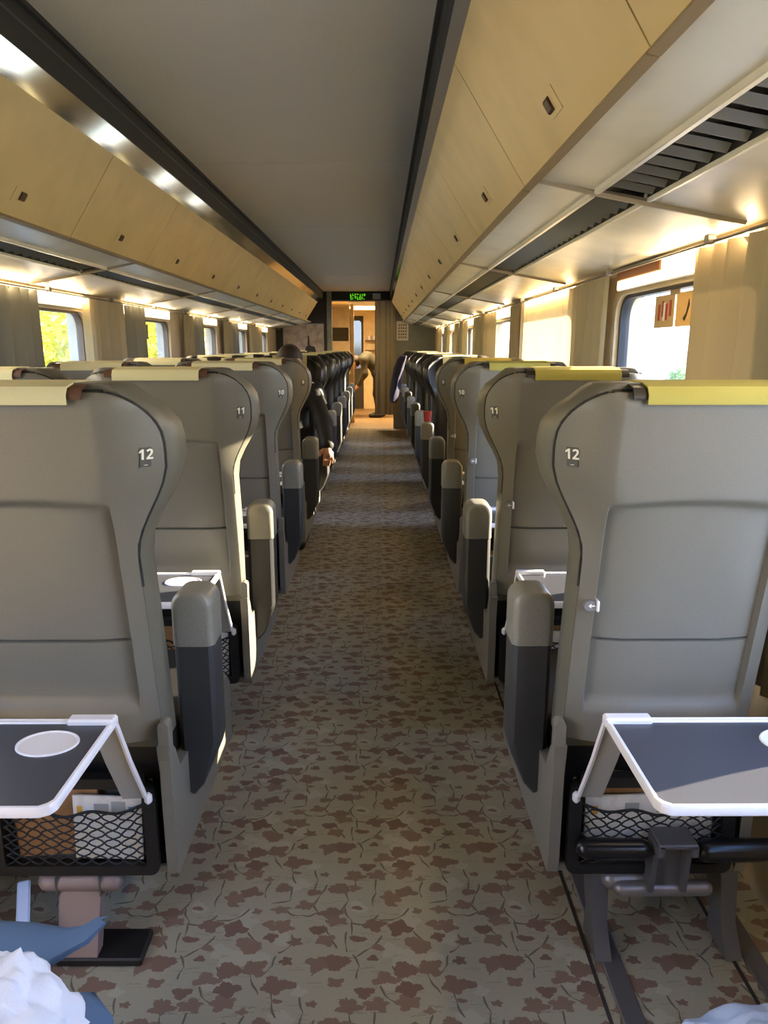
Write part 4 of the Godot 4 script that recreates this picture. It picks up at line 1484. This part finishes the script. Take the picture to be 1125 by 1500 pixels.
# =============================================================== people
# bones: [a, b, ra, rb]; joined smoothly and meshed as surface nets
func flesh(bones: Array, cell: float, k: float) -> ArrayMesh:
	var lo := Vector3.ONE * 1e9
	var hi := -lo
	for b in bones:
		var r: float = maxf(b[2], b[3]) + cell * 3.0 + k
		lo = lo.min(b[0] - Vector3.ONE * r).min(b[1] - Vector3.ONE * r)
		hi = hi.max(b[0] + Vector3.ONE * r).max(b[1] + Vector3.ONE * r)
	var n := Vector3i(((hi - lo) / cell).ceil()) + Vector3i.ONE
	var f := PackedFloat32Array()
	f.resize(n.x * n.y * n.z)
	f.fill(1.0)
	for b in bones:
		var a: Vector3 = b[0]
		var ab: Vector3 = b[1] - a
		var l2 := maxf(ab.length_squared(), 1e-9)
		var r0: float = b[2]
		var r1: float = b[3]
		var r: float = maxf(r0, r1) + cell * 2.0 + k
		var i0 := Vector3i(((a.min(b[1]) - Vector3.ONE * r - lo) / cell).floor()).clamp(Vector3i.ZERO, n - Vector3i.ONE)
		var i1 := Vector3i(((a.max(b[1]) + Vector3.ONE * r - lo) / cell).ceil()).clamp(Vector3i.ZERO, n - Vector3i.ONE)
		for z in range(i0.z, i1.z + 1):
			for y in range(i0.y, i1.y + 1):
				var at := (z * n.y + y) * n.x
				for x in range(i0.x, i1.x + 1):
					var p := lo + Vector3(x, y, z) * cell - a
					var t := clampf(p.dot(ab) / l2, 0.0, 1.0)
					var d := (p - ab * t).length() - lerpf(r0, r1, t)
					var o := f[at + x]
					var h := maxf(k - absf(o - d), 0.0) / k
					f[at + x] = minf(o, d) - h * h * k * 0.25
	var vid := {}
	var vs := PackedVector3Array()
	var corner := [0, 1, n.x, n.x + 1, n.x * n.y, n.x * n.y + 1, n.x * n.y + n.x, n.x * n.y + n.x + 1]
	var edges := [[0, 1], [2, 3], [4, 5], [6, 7], [0, 2], [1, 3], [4, 6], [5, 7], [0, 4], [1, 5], [2, 6], [3, 7]]
	for z in n.z - 1:
		for y in n.y - 1:
			for x in n.x - 1:
				var at := (z * n.y + y) * n.x + x
				var neg := 0
				for c in 8:
					if f[at + corner[c]] < 0.0: neg += 1
				if neg == 0 or neg == 8: continue
				var s := Vector3.ZERO
				var cnt := 0
				for e in edges:
					var va := f[at + corner[e[0]]]
					var vb := f[at + corner[e[1]]]
					if (va < 0.0) != (vb < 0.0):
						var t := va / (va - vb)
						var pa := Vector3(e[0] & 1, (e[0] >> 1) & 1, e[0] >> 2)
						var pb := Vector3(e[1] & 1, (e[1] >> 1) & 1, e[1] >> 2)
						s += pa.lerp(pb, t)
						cnt += 1
				vid[at] = vs.size()
				vs.append(lo + (Vector3(x, y, z) + s / cnt) * cell)
	begin()
	for at in vid:
		var x: int = at % n.x
		var y: int = (at / n.x) % n.y
		var z: int = at / (n.x * n.y)
		for ax in 3:
			var st: int = [1, n.x, n.x * n.y][ax]
			var s1: int = [n.x, n.x * n.y, 1][ax]
			var s2: int = [n.x * n.y, 1, n.x][ax]
			if not (vid.has(at - s1) and vid.has(at - s2) and vid.has(at - s1 - s2)): continue
			var ins := f[at] < 0.0
			if ins == (f[at + st] < 0.0): continue
			var a: Vector3 = vs[vid[at - s1 - s2]]
			var b: Vector3 = vs[vid[at - s2]]
			var c: Vector3 = vs[vid[at]]
			var d: Vector3 = vs[vid[at - s1]]
			if ins: quad(a, d, c, b)
			else: quad(a, b, c, d)
	return done(80)

func hand_bones(w: Vector3, dirn: Vector3, side: Vector3, curl: Vector3) -> Array:
	# palm from the wrist along dirn; four fingers and a thumb that leaves the side of the palm
	var out := [[w, w + dirn * 0.075, 0.024, 0.027]]
	var base := w + dirn * 0.080
	var lens := [0.070, 0.078, 0.072, 0.056]
	for k in 4:
		var b := base + side * (0.028 - 0.019 * k)
		var m: Vector3 = b + (dirn * 0.85 + curl * 0.35).normalized() * lens[k] * 0.55
		var e: Vector3 = m + (dirn * 0.6 + curl * 0.8).normalized() * lens[k] * 0.5
		out.append([b - dirn * 0.02, m, 0.0095, 0.009])
		out.append([m, e, 0.009, 0.0075])
	var t := w + dirn * 0.03 + side * 0.024
	var tm := t + (dirn * 0.6 + side * 0.8).normalized() * 0.035
	out.append([t, tm, 0.012, 0.0105])
	out.append([tm, tm + (dirn * 0.9 + side * 0.2 + curl * 0.3).normalized() * 0.03, 0.0105, 0.0085])
	return out

func grow(bones: Array, r: float) -> Array:
	var out := []
	for b in bones: out.append([b[0], b[1], b[2] + r, b[3] + r])
	return out

func head_bones(c: Vector3, face: Vector3) -> Array:
	var sd := face.cross(Vector3.UP).normalized()
	return [[c + Vector3(0, 0.035, 0) - face * 0.015, c + Vector3(0, 0.02, 0) + face * 0.015, 0.082, 0.078], [c + Vector3(0, -0.02, 0) + face * 0.025, c + Vector3(0, -0.075, 0) + face * 0.045, 0.066, 0.042],
		[c + face * 0.090 + Vector3(0, 0.005, 0), c + face * 0.105 + Vector3(0, -0.022, 0), 0.010, 0.015], [c + sd * 0.078 + Vector3(0, 0.005, 0), c + sd * 0.080 + Vector3(0, -0.03, 0), 0.016, 0.011], [c - sd * 0.078 + Vector3(0, 0.005, 0), c - sd * 0.080 + Vector3(0, -0.03, 0), 0.016, 0.011],
		[c + face * 0.076 + sd * 0.02 + Vector3(0, -0.055, 0), c + face * 0.076 - sd * 0.02 + Vector3(0, -0.055, 0), 0.012, 0.012]]

func hair_bones(c: Vector3, face: Vector3) -> Array:
	var sd := face.cross(Vector3.UP).normalized()
	return [[c + Vector3(0, 0.045, 0) - face * 0.03, c + Vector3(0, 0.055, 0) + face * 0.022, 0.088, 0.076], [c - face * 0.045 + Vector3(0, 0.02, 0), c - face * 0.05 + Vector3(0, -0.05, 0), 0.075, 0.055], [c + sd * 0.05 - face * 0.02 + Vector3(0, 0.03, 0), c + sd * 0.055 - face * 0.03 + Vector3(0, -0.03, 0), 0.045, 0.03], [c - sd * 0.05 - face * 0.02 + Vector3(0, 0.03, 0), c - sd * 0.055 - face * 0.03 + Vector3(0, -0.03, 0), 0.045, 0.03]]

func person(label: String, at: Vector3, j: Dictionary, face: Vector3, top: Material, legs: Material) -> Node3D:
	var p := thing("person", label, "person", at)
	var torso := [[j.hip_l, j.hip_r, 0.095, 0.095], [j.hip, j.waist, 0.115, 0.11], [j.waist, j.chest, 0.115, 0.125], [j.sh_l, j.sh_r, 0.062, 0.062], [j.chest, j.neck, 0.10, 0.05], [j.neck, j.head + Vector3(0, -0.05, 0), 0.05, 0.05]]
	var arms := []
	var hands := []
	for s in ["l", "r"]:
		arms.append_array([[j["sh_" + s], j["el_" + s], 0.050, 0.040], [j["el_" + s], j["wr_" + s], 0.039, 0.027]])
		hands.append_array(hand_bones(j["wr_" + s], j["hd_" + s], j["hs_" + s], j["hc_" + s]))
	var lg := []
	var ft := []
	for s in ["l", "r"]:
		lg.append_array([[j["hip_" + s], j["kn_" + s], 0.085, 0.058], [j["kn_" + s], j["an_" + s], 0.056, 0.036]])
		ft.append_array([[j["an_" + s] + Vector3(0, -0.03, 0) - j.toe * 0.04, j["an_" + s] + Vector3(0, -0.045, 0) + j.toe * 0.16, 0.042, 0.034]])
	put(flesh(torso + arms + lg + ft + head_bones(j.head, face), 0.016, 0.03), "body", M.skin, p)
	var body: Node3D = p.get_child(0)
	for s in 2:
		put(flesh(hands.slice(s * 11, s * 11 + 11), 0.005, 0.010), "hand", M.skin, p)
	put(flesh(hair_bones(j.head, face), 0.009, 0.03), "hair", M.hair, p)
	put(flesh(grow(torso.slice(0, 5), 0.020) + grow(arms, 0.020), 0.017, 0.05), "jacket", top, p)
	put(flesh(grow(lg, 0.016) + [[j.hip_l, j.hip_r, 0.115, 0.115]], 0.017, 0.04), "trousers", legs, p)
	put(flesh(grow(ft, 0.008), 0.012, 0.02), "shoes", M.black, p)
	begin()
	var sd := face.cross(Vector3.UP).normalized()
	for s in [-1.0, 1.0]:
		capsule(j.head + face * 0.086 + sd * 0.030 * s + Vector3(-0.004, 0.012, 0), j.head + face * 0.086 + sd * 0.030 * s + Vector3(0.004, 0.012, 0), 0.009, 8)
	part("eyes", M.black, p, 60)
	return p

func build_people() -> void:
	# passenger in the first facing pair, arm out over the aisle armrest. Local: +z looks back along the carriage
	var o := Vector3(-0.69 + CX, 0, -5.62)
	var j := {
		"hip": Vector3(0, 0.60, 0.02), "waist": Vector3(0.01, 0.76, 0.0), "chest": Vector3(0.015, 1.0, -0.02), "neck": Vector3(0.02, 1.15, 0.0), "head": Vector3(0.02, 1.265, 0.05),
		"hip_l": Vector3(0.09, 0.585, 0.03), "hip_r": Vector3(-0.09, 0.585, 0.03), "sh_l": Vector3(0.185, 1.05, 0.0), "sh_r": Vector3(-0.16, 1.06, 0.0),
		"el_l": Vector3(0.275, 0.83, 0.19), "wr_l": Vector3(0.315, 0.70, 0.40), "el_r": Vector3(-0.20, 0.78, 0.12), "wr_r": Vector3(-0.07, 0.68, 0.30),
		"hd_l": Vector3(0.12, -0.80, 0.58).normalized(), "hs_l": Vector3(-0.9, 0.0, 0.25).normalized(), "hc_l": Vector3(-0.3, -0.6, -0.7).normalized(),
		"hd_r": Vector3(0.6, -0.2, 0.75).normalized(), "hs_r": Vector3(0.3, 0.85, 0.2).normalized(), "hc_r": Vector3(0.2, -0.9, 0.0).normalized(),
		"kn_l": Vector3(0.12, 0.56, 0.46), "kn_r": Vector3(-0.10, 0.56, 0.46), "an_l": Vector3(0.13, 0.085, 0.50), "an_r": Vector3(-0.10, 0.085, 0.48), "toe": Vector3(0, 0, 1)}
	var p := person("seated person in black jacket with white piping, arm over the aisle armrest", o, j, Vector3(0.05, -0.1, 1).normalized(), M.jacket, M.trousers)
	begin()
	tube([Vector3(0.07, 1.165, 0.05), Vector3(0.12, 1.138, 0.045), Vector3(0.19, 1.118, 0.05), Vector3(0.248, 1.06, 0.065), Vector3(0.290, 0.97, 0.11)], 0.008, 6)
	part("white_piping", M.white, p, 60)
	# person bending down beyond the doorway
	var o2 := Vector3(-0.10 + CX, 0, -14.9)
	var j2 := {
		"hip": Vector3(0.06, 0.88, 0), "waist": Vector3(0.0, 1.03, 0.02), "chest": Vector3(-0.16, 1.15, 0.04), "neck": Vector3(-0.30, 1.13, 0.05), "head": Vector3(-0.40, 1.07, 0.06),
		"hip_l": Vector3(0.06, 0.86, 0.08), "hip_r": Vector3(0.06, 0.86, -0.08), "sh_l": Vector3(-0.22, 1.13, 0.19), "sh_r": Vector3(-0.22, 1.13, -0.14),
		"el_l": Vector3(-0.20, 0.86, 0.22), "wr_l": Vector3(-0.32, 0.66, 0.20), "el_r": Vector3(-0.22, 0.86, -0.16), "wr_r": Vector3(-0.34, 0.66, -0.14),
		"hd_l": Vector3(-0.5, -0.85, 0).normalized(), "hs_l": Vector3(0.3, -0.2, -0.9).normalized(), "hc_l": Vector3(-0.8, 0.2, -0.3).normalized(),
		"hd_r": Vector3(-0.5, -0.85, 0).normalized(), "hs_r": Vector3(0.3, -0.2, 0.9).normalized(), "hc_r": Vector3(-0.8, 0.2, 0.3).normalized(),
		"kn_l": Vector3(0.03, 0.47, 0.09), "kn_r": Vector3(0.07, 0.47, -0.09), "an_l": Vector3(0.07, 0.085, 0.10), "an_r": Vector3(0.12, 0.085, -0.10), "toe": Vector3(-1, 0, 0)}
	person("person in olive jacket and black trousers bending down beyond the doorway", o2, j2, Vector3(-0.75, -0.65, 0).normalized(), M.olive, M.trousers)
